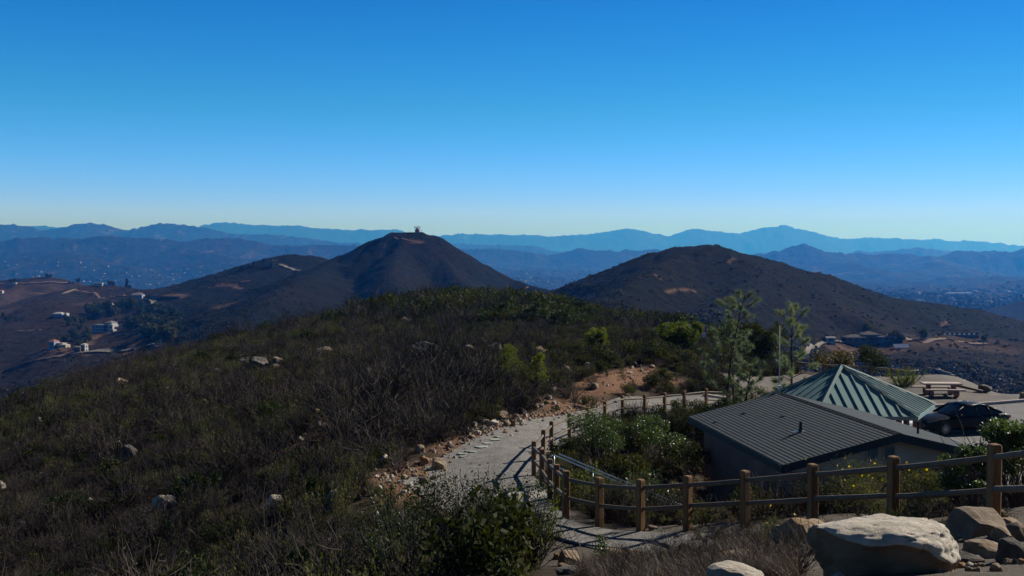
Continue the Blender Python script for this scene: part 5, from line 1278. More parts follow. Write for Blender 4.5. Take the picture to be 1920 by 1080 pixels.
# ------------------------------------------------------------------ car
def car():
    cz = -9.0; c = P(1799, 822, 54.0)
    t = thing('parked_car', 'dark blue-black four-door sedan parked on the lot, nose to the left', 'car', (c[0]+.1, 54.2, hz(c[0], 54.2)+.02), 12*D2R)
    paint, nt, b, o = newmat('midnight_paint'); b.inputs['Base Color'].default_value = (.004,.004,.010,1); b.inputs['Roughness'].default_value = .45; b.inputs['Specular IOR Level'].default_value = .15; b.inputs['Coat Weight'].default_value = .10; b.inputs['Coat Roughness'].default_value = .08; b.inputs['Metallic'].default_value = .0
    glass, nt, b, o = newmat('dark_glass'); b.inputs['Base Color'].default_value = (.012,.016,.02,1); b.inputs['Roughness'].default_value = .05; b.inputs['Specular IOR Level'].default_value = .8
    tyre = surf('tyre', (.02,.02,.02), (.03,.03,.03), 4, .8, 30, .002); rim = surf('alloy', (.35,.36,.38), (.4,.41,.43), 4, .3, 30, .001, metal=.9)
    lamp, nt, b, o = newmat('lamp_glass'); b.inputs['Base Color'].default_value = (.16,.17,.19,1); b.inputs['Roughness'].default_value = .1
    red, nt, b, o = newmat('tail_lens'); b.inputs['Base Color'].default_value = (.35,.01,.02,1); b.inputs['Roughness'].default_value = .1
    # stations along x (nose at -x): x, half width, bottom z, shoulder z, centre top z (hood/trunk)
    st = [(-2.26,.52,.34,.52,.56),(-2.20,.70,.24,.60,.66),(-2.02,.80,.20,.68,.76),(-1.7,.86,.19,.74,.84),(-1.3,.885,.19,.80,.91),(-.9,.89,.19,.86,.955),(-.5,.895,.19,.89,.97),(0,.90,.19,.91,.97),(.5,.90,.19,.925,.98),(1.0,.895,.19,.94,1.0),(1.45,.885,.20,.955,1.03),(1.85,.86,.22,.96,1.06),(2.12,.82,.27,.93,1.04),(2.25,.74,.33,.80,.90),(2.28,.60,.42,.62,.66)]
    rings = []
    for x, w, zb, zs, zt in st:
        hh = zs-zb
        half = [(0,zb),(w*.75,zb),(w*.96,zb+.06),(w*1.0,zb+hh*.35),(w*1.0,zb+hh*.62),(w*.975,zb+hh*.9),(w*.93,zs+.02),(w*.72,zs+(zt-zs)*.65),(w*.38,zt-.01),(0,zt)]
        rings.append([(x, -y, z) for y, z in half]+[(x, y, z) for y, z in half[::-1][1:-1]])
    n = len(rings[0]); q = Q(); q.add(np.array(rings).reshape(-1,3), [(i*n+j, (i+1)*n+j, (i+1)*n+(j+1) % n, i*n+(j+1) % n) for i in range(len(rings)-1) for j in range(n)]+[tuple(range(n))[::-1], tuple((len(rings)-1)*n+j for j in range(n))])
    body = q.obj('body', paint, t, True); sb = body.modifiers.new('s', 'SUBSURF'); sb.levels = 1; sb.render_levels = 2
    # dark wheel arches
    for wx in (-1.40, 1.40):
        for sy in (-1, 1):
            q = Q(); an = np.linspace(-.15, math.pi+.15, 14)
            V = [(wx+r*math.cos(a), sy*yy, .31+r*math.sin(a)) for a in an for r, yy in ((.345,.912),(.385,.905),(.385,.80))]
            m = len(an); q.add(V, [(3*i, 3*i+1, 3*i+4, 3*i+3) for i in range(m-1)]+[(3*i+1, 3*i+2, 3*i+5, 3*i+4) for i in range(m-1)])
            q.obj('wheel_arch', tyre, t)
    # cabin: side glass, screens, roof
    cab = [(-.98,.80,.93),(-.30,.66,1.33),(.10,.62,1.415),(.55,.61,1.42),(1.0,.62,1.37),(1.75,.78,1.06)]
    low = [(-.98,.84,.92),(-.55,.855,.93),(.1,.86,.94),(.55,.86,.95),(1.1,.855,.97),(1.78,.80,1.02)]
    V = []; 
    for (x, w, z), (xl, wl, zl) in zip(cab, low):
        V += [(xl, -wl, zl-.03), (x, -w, z), (x, -w*.55, z+.035), (x, 0, z+.05), (x, w*.55, z+.035), (x, w, z), (xl, wl, zl-.03)]
    k = 7; Fs, Fr = [], []
    for i in range(5):
        for j in range(6):
            f = (i*k+j, (i+1)*k+j, (i+1)*k+j+1, i*k+j+1)
            (Fs if j in (0, 5) else (Fr if i in (1,2,3) else Fs)).append(f)
    q = Q(); q.add(V, Fs); q.obj('window', glass, t, True)
    q = Q(); q.add(np.array(V), Fr); r = q.obj('roof', paint, t, True); sd_ = r.modifiers.new('t', 'SOLIDIFY'); sd_.thickness = .02; sd_.offset = 1
    for s in (-1, 1):
        q = Q()
        for a, b in (((-.98,.815,.95),(-.30,.675,1.35)), ((-.30,.675,1.35),(.55,.625,1.44)), ((.55,.625,1.44),(1.0,.635,1.39)), ((1.0,.635,1.39),(1.75,.79,1.07)), ((.38,.865,.95),(.34,.63,1.42)), ((1.12,.86,.98),(1.0,.64,1.38))):
            q.tube([(a[0],s*a[1],a[2]),(b[0],s*b[1],b[2])], .028, 6)
        q.obj('pillar', paint, t, True)
        q = Q(); q.box((-.62,s*.97,.98), (.12,.17,.11)); m_ = q.obj('mirror', paint, t); m_.modifiers.new('b','BEVEL').width = .03
        q = Q(); q.add([(-2.16,s*.72,.62),(-1.86,s*.86,.70),(-1.80,s*.86,.76),(-2.0,s*.80,.775),(-2.17,s*.60,.70),(-2.22,s*.62,.62)], [(0,1,2,3,4,5) if s > 0 else (5,4,3,2,1,0)]); h_ = q.obj('headlight', lamp, t); h_.modifiers.new('t','SOLIDIFY').thickness = .04
        q = Q(); q.box((2.19,s*.66,.82), (.14,.28,.13)); q.obj('tail_light', red, t)
        q = Q()
        for x in (-.55,.42,1.3): q.tube([(x,s*.905,.30),(x+.01,s*.908,.6),(x+.03,s*.87,.93)], .006, 4)
        q.obj('door_seam', tyre, t)
        q = Q()
        for x in (.2,1.08): q.box((x,s*.912,.80), (.16,.02,.028))
        q.obj('door_handle', paint, t)
    q = Q()
    for s in (-1, 1): q.box((-2.265,s*.14,.56), (.03,.22,.15))
    q.obj('grille', M['darkmetal'], t)
    q = Q(); q.box((-2.24,0,.30), (.06,1.1,.10)); q.obj('air_intake', tyre, t)
    for wx in (-1.40, 1.40):
        for s in (-1, 1):
            e = bpy.data.objects.new('wheel', None); COL.objects.link(e); e.parent = t; e.location = (wx, s*.82, .325); e.rotation_euler = (math.pi/2, 0, 0)
            q = Q(); prof = [(.22,-.10),(.30,-.105),(.325,-.08),(.325,.08),(.30,.105),(.22,.10)]; an = np.linspace(0, 2*math.pi, 33)[:-1]
            V = [(r*math.cos(a), r*math.sin(a), z) for a in an for r, z in prof]; q.add(V, [(i*6+j, i*6+j+1, ((i+1) % 32)*6+j+1, ((i+1) % 32)*6+j) for i in range(32) for j in range(5)]); q.obj('tyre', tyre, e, True)
            q = Q()
            for k2 in range(10):
                a = k2*math.pi/5; q.box((.12*math.cos(a), .12*math.sin(a), .085 if s < 0 else -.085), (.21,.028,.02), a)
            q.tube([(.225*math.cos(a), .225*math.sin(a), .085 if s < 0 else -.085) for a in np.linspace(0, 6.283, 25)], .014, 6, False); q.cyl((0,0,-.09), .04, .18, 10)
            q.obj('rim', rim, e)
            q = Q(); q.cyl((0,0,-.05), .215, .1, 20); q.obj('brake_disc', tyre, e)
car()

# ------------------------------------------------------------------ hiker on the far path
def person():
    p = P(1383, 760, 56.6); z = hz(p[0], 56.6)
    t = thing('person', 'dark-haired hiker in a black jacket walking on the path behind the shrubs', 'person', (p[0], 56.6, z+.02), .5)
    J = [('pelvis',(0,0,.95),.15),('belly',(0,0,1.10),.14),('chest',(0,-.01,1.30),.165),('neck0',(0,0,1.47),.075),('neck1',(0,-.02,1.53),.06),('head0',(0,-.03,1.60),.085),('head1',(0,-.035,1.69),.095),('head2',(0,-.02,1.755),.07),
         ('hipL',(.10,0,.90),.10),('kneeL',(.11,-.10,.50),.062),('ankL',(.11,.02,.10),.042),('toeL',(.11,-.14,.035),.035),('hipR',(-.10,0,.90),.10),('kneeR',(-.11,.03,.49),.062),('ankR',(-.11,.16,.12),.042),('toeR',(-.11,.02,.04),.035),
         ('shL',(.19,0,1.42),.068),('elL',(.25,.02,1.15),.045),('wrL',(.24,-.12,.93),.032),('paL',(.24,-.17,.88),.034),('shR',(-.19,0,1.42),.068),('elR',(-.26,.02,1.16),.045),('wrR',(-.33,-.2,1.12),.032),('paR',(-.35,-.26,1.11),.034)]
    nm = {j[0]: i for i, j in enumerate(J)}
    E = [('pelvis','belly'),('belly','chest'),('chest','neck0'),('neck0','neck1'),('neck1','head0'),('head0','head1'),('head1','head2'),('pelvis','hipL'),('hipL','kneeL'),('kneeL','ankL'),('ankL','toeL'),('pelvis','hipR'),('hipR','kneeR'),('kneeR','ankR'),('ankR','toeR'),('chest','shL'),('shL','elL'),('elL','wrL'),('wrL','paL'),('chest','shR'),('shR','elR'),('elR','wrR'),('wrR','paR')]
    ed = [(nm[a], nm[b]) for a, b in E]; V = [j[1] for j in J]; rad = [j[2] for j in J]
    for s in ('L', 'R'):
        b = np.array(V[nm['pa'+s]]); w = np.array(V[nm['wr'+s]]); d = (b-w)/np.linalg.norm(b-w); sd = np.cross(d, [0,0,1]); sd /= np.linalg.norm(sd)
        for k, (off, L) in enumerate(((-.03,.055),(-.011,.07),(.008,.072),(.027,.062),(.05,.045))):
            i = len(V); st_ = b+sd*off; e = st_+d*L*.6+np.array([0,0,-.008]); f = st_+d*L+np.array([0,0,-.025])
            V += [tuple(st_), tuple(e), tuple(f)]; rad += [.010,.009,.008]; ed += [(nm['pa'+s], i), (i, i+1), (i+1, i+2)]
    me = bpy.data.meshes.new('body'); me.from_pydata(V, ed, []); ob = bpy.data.objects.new('body', me); COL.objects.link(ob); ob.parent = t
    sk = ob.modifiers.new('Skin', 'SKIN')
    if not me.skin_vertices: 
        bpy.context.view_layer.objects.active = ob; ob.select_set(True)
    for i, v in enumerate(me.skin_vertices[0].data): v.radius = (rad[i], rad[i]*.85); v.use_root = (i == 0)
    ss = ob.modifiers.new('Sub', 'SUBSURF'); ss.levels = 1; ss.render_levels = 1
    m, nt, b, o = newmat('skin_and_clothes')   # skin above the collar and beyond the cuffs, cloth elsewhere
    sep = nt.nodes.new('ShaderNodeSeparateXYZ'); nt.links.new(coords(nt), sep.inputs[0])
    c1 = mixc(nt, ramp(nt, sep.outputs[2], .93, .96), (.03,.035,.05), (.015,.013,.016)); c2 = mixc(nt, ramp(nt, sep.outputs[2], 1.50, 1.515), c1, (.45,.25,.17))
    nt.links.new(c2, b.inputs['Base Color']); b.inputs['Roughness'].default_value = .7; me.materials.append(m)
    bm = bmesh.new(); bmesh.ops.create_icosphere(bm, subdivisions=3, radius=.112)
    bmesh.ops.delete(bm, geom=[v for v in bm.verts if v.co.y < -.05 and v.co.z < .045], context='VERTS')
    m2 = bpy.data.meshes.new('hair'); bm.to_mesh(m2); bm.free(); h = bpy.data.objects.new('hair', m2); COL.objects.link(h); h.parent = t; h.location = (0,-.015,1.70); m2.materials.append(M['darkmetal'])
    q = Q(); q.box((0,-.135,1.665), (.022,.03,.045)); q.box((0,-.122,1.625), (.05,.012,.012)); q.box((.04,-.115,1.69), (.022,.012,.01)); q.box((-.04,-.115,1.69), (.022,.012,.01)); q.obj('face', surf('face_skin', (.42,.24,.16), (.46,.26,.18), 3), t)
try:
    person()
except Exception as ex:
    print('person failed', ex)

# ------------------------------------------------------------------ houses
def hmat(name, c): 
    if name not in M: M[name] = surf(name, tuple(x*.92 for x in c), c, .5, .85, 3, .01)
    return M[name]
hmat('wall_white', (.40,.40,.42)); hmat('wall_cream', (.40,.34,.27)); hmat('wall_orange', (.62,.30,.15)); hmat('wall_blue', (.26,.30,.42)); hmat('wall_brown', (.14,.10,.09))
hmat('roof_red', (.30,.13,.09)); hmat('roof_grey', (.17,.16,.17)); hmat('roof_brown', (.045,.036,.036)); hmat('roof_tan', (.40,.32,.26)); hmat('roof_white', (.42,.40,.38)); hmat('pane_dark', (.03,.035,.05))
def house(label, px, py, blocks, rz=0, cat='house', Y=None, name='house', group=None, y0=340):
    """blocks: (x, y, w, d, h, roofkind, roofh, wall, roof, z0)"""
    p = hit(px, py, y0) if Y is None else P(px, py, Y)
    t = thing(name, label, cat, (p[0], p[1], hz(p[0], p[1])), rz, group)
    for (x, y, w, d, h, rk, rh, wm, rm, z0) in blocks:
        q = Q(); q.box((x, y, z0+h/2-1.5), (w, d, h+3)); wall = q.obj('wall', M[wm], t)
        q = Q(); e = .35; z = z0+h
        if rk == 'flat':
            q.box((x, y, z+.15), (w+.3, d+.3, .3)); q.box((x, y, z+.45), (w-1, d-1, .3))
        elif rk == 'hip':
            m = max(0, (w-d)/2); mm = max(0, (d-w)/2)
            q.add([(x-w/2-e,y-d/2-e,z),(x+w/2+e,y-d/2-e,z),(x+w/2+e,y+d/2+e,z),(x-w/2-e,y+d/2+e,z),(x-m,y-mm,z+rh),(x+m+.01,y+mm,z+rh)], [(0,1,5,4),(1,2,5),(2,3,4,5),(3,0,4),(3,2,1,0)])
        else:
            q.add([(x-w/2-e,y-d/2-e,z),(x+w/2+e,y-d/2-e,z),(x+w/2+e,y+d/2+e,z),(x-w/2-e,y+d/2+e,z),(x-w/2-e,y,z+rh),(x+w/2+e,y,z+rh)], [(0,1,5,4),(2,3,4,5),(0,4,3),(1,2,5),(3,2,1,0)])
        q.obj('roof', M[rm], t)
        nw = max(1, int(w/3.2)); nf = max(1, int(h/2.9))
        for fl in range(nf):
            for k in range(nw):
                q = Q(); q.box((x-w/2+(k+.5)*w/nw, y-d/2-.03, z0+1.5+fl*2.8), (w/nw*.5, .08, 1.3)); q.obj('window', M['pane_dark'], t)
        for fl in range(nf):
            q = Q(); q.box((x+w/2+.03, y, z0+1.5+fl*2.8), (.08, d*.35, 1.3)); q.obj('window', M['pane_dark'], t)
    return t
house('large blue-shaded white villa with stepped terraces among the valley trees', 201, 621, [(-7,0,13,9,6,'flat',0,'wall_blue','roof_grey',0),(3,2,8,8,8.5,'hip',1.8,'wall_blue','roof_grey',0),(8,-1,5,8,6.5,'flat',0,'wall_white','roof_white',0),(10,-4,5,5,3,'flat',0,'wall_white','roof_white',-1)], -.35)
house('cream house with red-tiled tower on the bare valley bench', 112, 654, [(-6,0,6,7,6.5,'hip',1.6,'wall_blue','roof_red',0),(0,2,8,6,4.5,'flat',0,'wall_cream','roof_tan',0),(6,-1,7,6,3.5,'flat',0,'wall_cream','roof_white',0)], -.3)
house('small white-roofed house at the roadside right of the cream house', 149, 660, [(0,0,6,6,4,'flat',0,'wall_brown','roof_tan',0),(3,2,4,4,6,'hip',1,'wall_white','roof_white',0)], -.3)
house('small blue-white house left of the valley trees', 114, 595, [(-2,0,11,7,4,'hip',1.6,'wall_blue','roof_white',0),(7,0,3,5,4,'flat',0,'wall_white','roof_white',0)], -.2)
house('orange and white flat-roofed house on the ridge beside the lone cypress', 222, 537, [(0,0,10,8,6,'flat',0,'wall_orange','roof_white',0),(5,-4,7,4,3,'flat',0,'wall_white','roof_white',0)], -.5)
house('white domed-looking house among ridge trees, left of two', 157, 528, [(0,0,9,8,5,'hip',2,'wall_white','roof_white',0)], -.4)
house('white house among ridge trees, right of two', 168, 529, [(0,0,10,8,6,'hip',2.5,'wall_cream','roof_white',0)], -.4)
house('long low white wall house on the ridge crest', 186, 536, [(0,0,13,6,3,'flat',0,'wall_white','roof_white',0)], -.2)
house('reddish house on top of the far left knoll', 72, 519, [(0,0,15,9,5,'hip',2,'wall_orange','roof_red',0)], -.2)
house('pale house on the far left knoll, left of the reddish one', 62, 520, [(0,0,9,8,4.5,'hip',1.6,'wall_white','roof_grey',0)], -.2)
house('small white building at the left road bend', 27, 534, [(0,0,9,6,3,'flat',0,'wall_white','roof_white',0)], -.1)
house('blue-grey house in the saddle below the ridge crest', 258, 560, [(0,0,14,8,4,'hip',2,'wall_blue','roof_grey',0)], -.1)
house('low roofed house in trees on the mid slope', 200, 576, [(0,0,14,7,3,'gable',1.6,'wall_brown','roof_tan',0)], -.25)
house('white house cut by the left frame edge', 2, 550, [(0,0,7,7,4,'hip',1.5,'wall_white','roof_red',0)], 0)
house('orange stucco tower house on the knoll left of the antenna hill', 516, 498, [(0,0,6.5,6,6.5,'flat',0,'wall_orange','roof_tan',0),(-5,3,5,6,4,'flat',0,'wall_brown','roof_red',0)], .3)
house('wide dark mansion with low brown roofs on the right shelf', 1632, 641, [(-9,1,11,8,2.6,'hip',1.5,'wall_brown','roof_brown',0),(0,3,10,9,4,'hip',1.7,'wall_brown','roof_brown',0),(8,1,10,8,2.8,'hip',1.5,'wall_brown','roof_brown',0)], .05, cat='mansion', name='mansion')
house('small pale shed left of the mansion', 1556, 641, [(0,0,5,4,2.4,'gable',.8,'wall_white','roof_grey',0)], .05, cat='shed')
house('long grey-blue flat structure on top of the shelf', 1797, 630, [(0,0,26,3,.7,'flat',0,'wall_brown','wall_blue',0)], .05, cat='building', name='shelf_building')
# blue solar array below the mansion
p = hit(1690, 652, 335); q = Q(); q.box((0,0,1.0), (9,.12,3), R=Euler((-.9,0,.15)).to_matrix()); q.box((-3,.3,.2),(.2,.2,1.6)); q.box((3,.3,.2),(.2,.2,1.6)); o = q.obj('solar_array', hmat('solar_blue', (.08,.11,.22))); o.location = p; tag(o, 'flat blue panel array on the slope right of the mansion', 'solar array')
M['wall_conc'] = surf('pale_retaining_wall', (.34,.31,.28), (.42,.39,.35), .5, .9, 3, .02)
def lowwall(label, line, h, mat, y0=335, name='retaining_wall', th=.6):
    pt = [hit(a, b, y0) for a, b in line]; o0 = pt[0]; q = Q()
    for a, b in zip(pt[:-1], pt[1:]):
        a = a-o0; b = b-o0; m = (a+b)/2; q.box((m[0], m[1], m[2]), (np.hypot(*(b-a)[:2])+th*.9, th, h+abs(b[2]-a[2])+.5), math.atan2(b[1]-a[1], b[0]-a[0]))
    o = q.obj(name, mat); o.location = o0; return tag(o, label, 'wall')
lowwall('dark long retaining wall in the saddle below the knoll', [(276,561),(300,561),(336,560)], 4, hmat('wall_dark', (.05,.045,.05)))
lowwall('short pale curved wall on the lower right slope', [(1755,697),(1768,700),(1782,704),(1790,708)], 1.2, M['wall_conc'])
# ------------------------------------------------------------------ antennas on the peak
pk = hit(783, 436, 900)
if pk is None: pk = P(783, 436, 1148)
pk = np.array([P(783,436,1148)[0], 1146.0, 0]); pk[2] = hz(pk[0], pk[1])
t = thing('radio_tower', 'red and white radio station with dishes on the pointed hill top', 'radio tower', pk)
q = Q(); q.tube([(0,0,-1),(0,0,1.6),(0,0,3.2)], [2.3,2.4,2.0], 14); q.obj('drum', hmat('drum_red', (.30,.12,.11)), t)
q = Q(); q.cyl((0,0,3.2), 1.2, 1.0, 12); q.obj('cap', M['wall_white'], t)
for x, y, h in ((-2.6,0,5.6),(0,0,6.3),(2.2,.5,5.2),(-1,1,5.0),(4.2,0,3.0)):
    q = Q(); q.tube([(x,y,-1),(x,y,h)], .16, 6); q.obj('mast', M['wall_white'], t)
for x, z in ((-2.9,5.0),(1.0,5.3),(2.5,4.6),(-1.2,4.6)):
    q = Q(); q.tube([(x,-.5,z),(x,-.2,z)], [.7,.5], 12); q.obj('dish', M['wall_white'], t)
q = Q(); q.box((-1.4,0,4.9), (3.0,.2,.25)); q.obj('crossbar', M['wall_white'], t)
p = P(768, 436, 1148); q = Q(); q.tube([(0,0,-1),(0,0,3.0)], .12, 6); o = q.obj('small_mast', M['wall_white']); o.location = (p[0], 1146, hz(p[0], 1146)); tag(o, 'thin small mast left of the red and white radio station', 'mast')
# utility poles on the knoll and right slope
for a, b, y0, h, lb in ((1843,672,335,9,'thin dark utility pole on the right shelf slope'),(519,489,900,5,'thin pole beside the orange tower house')):
    p = hit(a, b, y0); q = Q(); q.tube([(0,0,-1),(0,0,h)], [.16,.12], 6); q.box((0,0,h-1), (2.2,.12,.14)); o = q.obj('utility_pole', M['bark']); o.location = p; tag(o, lb, 'pole')

# ------------------------------------------------------------------ trees of the valley
protos = [tree('valley_tree', 'dark green tree in the grove round the blue-shaded villa', -330, 1010, 8, 9, ['lf_dark','lf_olive','lf_dark','lf_herb'][i], 100+i, 900, 1.1, .1, 'trees of the valley grove') for i in range(4)]
r_ = np.random.default_rng(44); first = [True]*4
def vtree(px, py, sc, k, label, group):
    p = hit(px, py, 335)
    if p is None: return
    if first[k]:
        first[k] = False; o = protos[k]; o.location = (p[0], p[1], p[2]-.3); o.scale = (sc,)*3; o.rotation_euler = (0,0,r_.random()*6); o['label'] = label; o['group'] = group
    else: dup(protos[k], (p[0], p[1], p[2]-.3), r_.random()*6, sc, label, group)
grove = [(332,625),(306,600),(310,630),(322,610),(300,620),(315,590)]
poly = [(150,588),(175,577),(215,572),(255,570),(300,585),(330,590),(338,625),(325,642),(290,645),(255,630),(240,620),(225,608),(180,602),(160,600)]
cnt = 0
while cnt < 110:
    a, b = r_.uniform(150, 340), r_.uniform(570, 646)
    if in_poly(np.array([a]), np.array([b]), poly)[0] and not (172 < a < 236 and 598 < b < 630):
        vtree(a, b, r_.uniform(.8, 1.5), cnt % 4, 'dark green tree in the grove round the blue-shaded villa', 'trees of the valley grove'); cnt += 1
for i, (a, b) in enumerate([(150,640),(140,636),(160,632),(168,640),(158,648),(150,655),(120,640),(165,622),(135,628),(150,618),(130,612),(142,605),(126,604),(155,606)]): vtree(a, b, r_.uniform(.7,1.15), i % 4, 'low tree on the slope between the cream house and the villa', 'trees above the cream house')
for i, (a, b) in enumerate([(10,600),(20,598),(30,602),(5,595),(42,600)]): vtree(a, b, .7, i % 3, 'dark tree in the hollow at the left frame edge', 'trees in the left hollow')
for i, (a, b, s) in enumerate([(20,529,.8),(27,528,.8),(34,527,.7),(52,521,.5),(78,520,.7),(88,520,.9),(94,521,.8),(130,533,.6),(137,533,.6),(146,531,1.1),(160,530,.8),(164,531,.7),(176,531,1.5),(180,533,.9),(190,533,1.0),(194,534,.8),(206,536,1.0),(212,536,.8),(236,540,.8),(243,541,.7)]):
    vtree(a, b, s, i % 3, 'dark tree among the houses on the left ridge tops', 'trees on the left ridges')
for i, (a, b, s) in enumerate([(405,524,.6),(414,521,.6),(422,519,.7),(430,516,.7),(438,513,.8),(446,510,.7),(455,506,.6),(464,502,.6),(494,493,.7),(476,497,.6)]):
    vtree(a, b, s, i % 3, 'dark bushy tree along the knoll left of the antenna hill', 'trees on the knoll')
for i, (a, b, s) in enumerate([(1552,637,.5),(1565,638,.45),(1600,634,.5),(1625,630,.9),(1645,634,.45),(1658,636,.45),(1672,636,.6),(1684,637,.6),(1692,638,.5),(1731,635,.8),(1846,640,.6)]):
    vtree(a, b, s, 3 if i % 2 else 1, 'small garden tree round the dark mansion', 'garden trees of the mansion')
# cypress
p = hit(238, 542, 335); t = thing('cypress', 'tall dark lone cypress on the left ridge crest', 'tree', p); q = Q(); q.tube([(0,0,-.5),(0,0,12)], [.35,.1], 6); q.obj('trunk', M['bark'], t)
r2 = np.random.default_rng(6); zz = r2.random(1100)**.8*11+4; rr = 2.1*np.sin(np.clip((zz-4)/11, 0, 1)*math.pi)**.6*np.sqrt(r2.random(1100)); aa = r2.random(1100)*6.28; q = Q(); q.leaves(np.stack([rr*np.cos(aa), rr*np.sin(aa), zz], 1), 1.1, r2, .5); q.obj('crown', M['lf_dark'], t)
# the town and woods on the far valley floor
def specks(name, label, regions, n, mats, smin, smax, seed, hmin=3, hmax=8, y0=2600):
    r_ = np.random.default_rng(seed); q = Q()
    for (a0, b0, a1, b1), w in regions:
        for _ in range(int(n*w)):
            p = hit(round(r_.uniform(a0, a1)/9)*9, r_.uniform(b0, b1), y0)
            if p is not None: p = p+np.array([r_.normal()*15, 0, 0])
            if p is None or p[1] < y0: continue
            s = r_.uniform(smin, smax); h = r_.uniform(hmin, hmax); q.box((p[0], p[1], p[2]+h/2-1), (s, s*.7, h+2), r_.random()*3)
    o = q.obj(name, mats); return tag(o, label, 'town', kind='stuff')
specks('far_town', 'pale buildings of the town scattered on the far valley floor', [((180,505,420,545),.25),((300,528,400,548),.08),((0,490,200,520),.10),((950,512,1130,532),.22),((1650,535,1920,568),.28),((1780,500,1900,530),.06)], 300, hmat('wall_dim', (.20,.19,.18)), 7, 20, 5)
q = Q(); p = hit(1797, 551, 3000); q.box((0,0,2), (90,30,6)); o = q.obj('pale_yard', M['roof_white']); o.location = p; tag(o, 'bright pale industrial yard on the far valley floor at the right', 'yard')
x, y = [], []
r_ = np.random.default_rng(8)
for (a0, b0, a1, b1, n) in ((1600,544,1960,585,1500),(150,515,460,550,500),(940,515,1130,545,400)):
    for _ in range(n//3):
        p = hit(round(r_.uniform(a0, a1)/9)*9, r_.uniform(b0, b1), 2200)
        if p is not None:
            for k in range(3): x.append(p[0]+r_.normal()*60); y.append(p[1]+r_.normal()*60)
x = np.array(x); y = np.array(y)
scatter('far_woods', np.stack([x, y], 1), 13+(np.arange(len(x)) % 2), 9+9*r_.random(len(x)), r_, .05, label='dark trees of the far valley town', cat='woods')

# ------------------------------------------------------------------ haze, sky, sun, camera
hb_, ht_ = min(t_[0] for t_ in ZR)-1.0, max(t_[1] for t_ in ZR)+12.0; print('haze', hb_, ht_)
q = Q(); q.box((0, 0, (hb_+ht_)/2), (56000, 56000, ht_-hb_))
hzm = bpy.data.materials.new('haze_air'); hzm.use_nodes = True; nt = hzm.node_tree; nt.nodes.remove(nt.nodes['Principled BSDF'])
pv = nt.nodes.new('ShaderNodeVolumePrincipled'); pv.inputs['Color'].default_value = (*HAZE_COL, 1); pv.inputs['Density'].default_value = HAZE_D; pv.inputs['Anisotropy'].default_value = .3; pv.inputs['Absorption Color'].default_value = (*HAZE_ABS, 1)
nt.links.new(pv.outputs[0], nt.nodes['Material Output'].inputs['Volume'])
o = q.obj('haze', hzm); tag(o, kind='stuff')
SUN_AZ, SUN_EL = 60.0, 33.0
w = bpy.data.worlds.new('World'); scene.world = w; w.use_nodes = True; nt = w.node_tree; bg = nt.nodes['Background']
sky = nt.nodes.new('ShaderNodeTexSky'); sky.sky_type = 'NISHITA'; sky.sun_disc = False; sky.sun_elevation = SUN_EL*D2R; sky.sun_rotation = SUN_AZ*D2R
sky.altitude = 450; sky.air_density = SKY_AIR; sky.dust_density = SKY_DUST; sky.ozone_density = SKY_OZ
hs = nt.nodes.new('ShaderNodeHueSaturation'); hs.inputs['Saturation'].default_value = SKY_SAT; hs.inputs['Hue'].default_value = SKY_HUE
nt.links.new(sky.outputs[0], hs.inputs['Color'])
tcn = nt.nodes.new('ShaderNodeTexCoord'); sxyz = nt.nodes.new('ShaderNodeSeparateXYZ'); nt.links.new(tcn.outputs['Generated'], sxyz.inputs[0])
cr = nt.nodes.new('ShaderNodeValToRGB'); cr.color_ramp.interpolation = 'LINEAR'; nt.links.new(sxyz.outputs[2], cr.inputs[0])   # deeper blue with height; upper part darkened to weaken ambient fill
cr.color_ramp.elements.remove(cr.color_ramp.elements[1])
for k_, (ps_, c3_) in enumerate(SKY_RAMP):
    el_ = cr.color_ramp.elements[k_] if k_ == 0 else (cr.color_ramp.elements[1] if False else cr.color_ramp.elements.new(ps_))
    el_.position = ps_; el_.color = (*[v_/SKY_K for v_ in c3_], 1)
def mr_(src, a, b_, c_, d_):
    n_ = nt.nodes.new('ShaderNodeMapRange'); n_.inputs[1].default_value = a; n_.inputs[2].default_value = b_; n_.inputs[3].default_value = c_; n_.inputs[4].default_value = d_; nt.links.new(src, n_.inputs[0]); return n_.outputs[0]
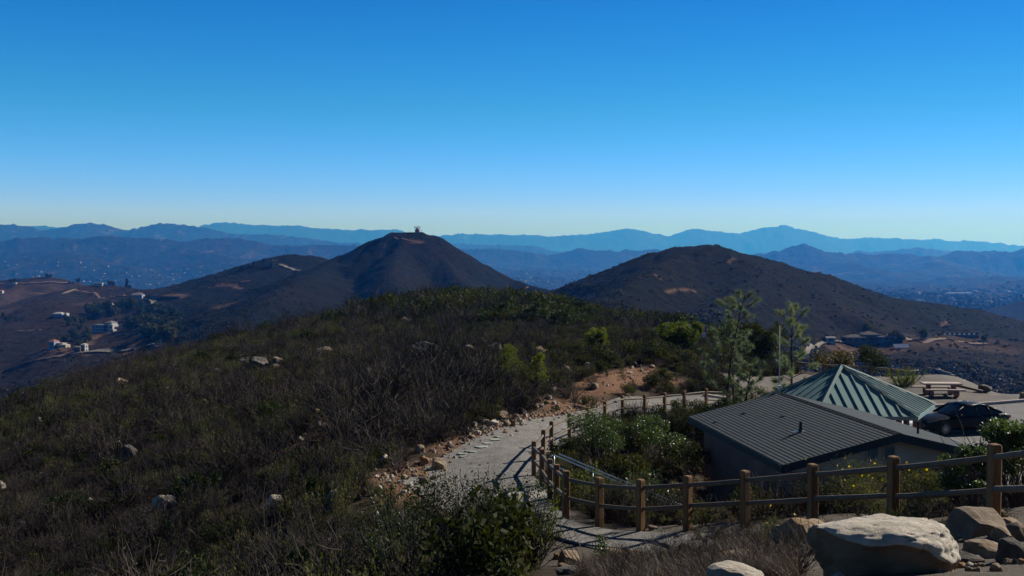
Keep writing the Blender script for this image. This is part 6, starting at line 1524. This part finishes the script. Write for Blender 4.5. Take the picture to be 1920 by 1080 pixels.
m1_ = nt.nodes.new('ShaderNodeMath'); m1_.operation = 'MULTIPLY'; nt.links.new(mr_(sxyz.outputs[0], -.5, .8, 1.12, .72), m1_.inputs[0]); nt.links.new(mr_(sxyz.outputs[1], .3, -.4, 1.0, .62), m1_.inputs[1])   # dimmed toward the right, and behind the camera to weaken ambient fill
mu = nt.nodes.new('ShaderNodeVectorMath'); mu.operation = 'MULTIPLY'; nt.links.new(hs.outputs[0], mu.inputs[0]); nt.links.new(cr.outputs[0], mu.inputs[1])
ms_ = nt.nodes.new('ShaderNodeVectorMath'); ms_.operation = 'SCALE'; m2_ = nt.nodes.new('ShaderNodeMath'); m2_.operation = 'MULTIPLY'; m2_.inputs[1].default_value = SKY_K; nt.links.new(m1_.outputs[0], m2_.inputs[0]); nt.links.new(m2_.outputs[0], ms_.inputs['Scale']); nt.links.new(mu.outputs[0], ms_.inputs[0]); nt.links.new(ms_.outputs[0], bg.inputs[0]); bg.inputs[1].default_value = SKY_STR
L = bpy.data.lights.new('sun', 'SUN'); L.energy = SUN_STR; L.angle = .5*D2R; L.color = (1, .94, .86)
so = bpy.data.objects.new('sun', L); COL.objects.link(so)
az, el = SUN_AZ*D2R, SUN_EL*D2R; sdv = Vector((math.sin(az)*math.cos(el), math.cos(az)*math.cos(el), math.sin(el))); so.rotation_euler = sdv.to_track_quat('Z', 'Y').to_euler(); so.location = (20, 0, 40)
cam = bpy.data.cameras.new('camera'); co = bpy.data.objects.new('camera', cam); COL.objects.link(co); co.location = (0,0,0); co.rotation_euler = (math.pi/2-TH, 0, 0)
cam.sensor_width = 36; cam.lens = 36*F/1920; cam.clip_start = .1; cam.clip_end = 80000; scene.camera = co
scene.view_settings.view_transform = 'Standard'; scene.view_settings.look = 'None'; scene.view_settings.exposure = EXPO; scene.view_settings.gamma = 1
scene.render.engine = 'CYCLES'; cy = scene.cycles; cy.use_denoising = True; cy.max_bounces = 5; cy.diffuse_bounces = 3; cy.transmission_bounces = 4; cy.volume_bounces = 0; cy.transparent_max_bounces = 4
cy.volume_step_rate = 10; cy.use_adaptive_sampling = True
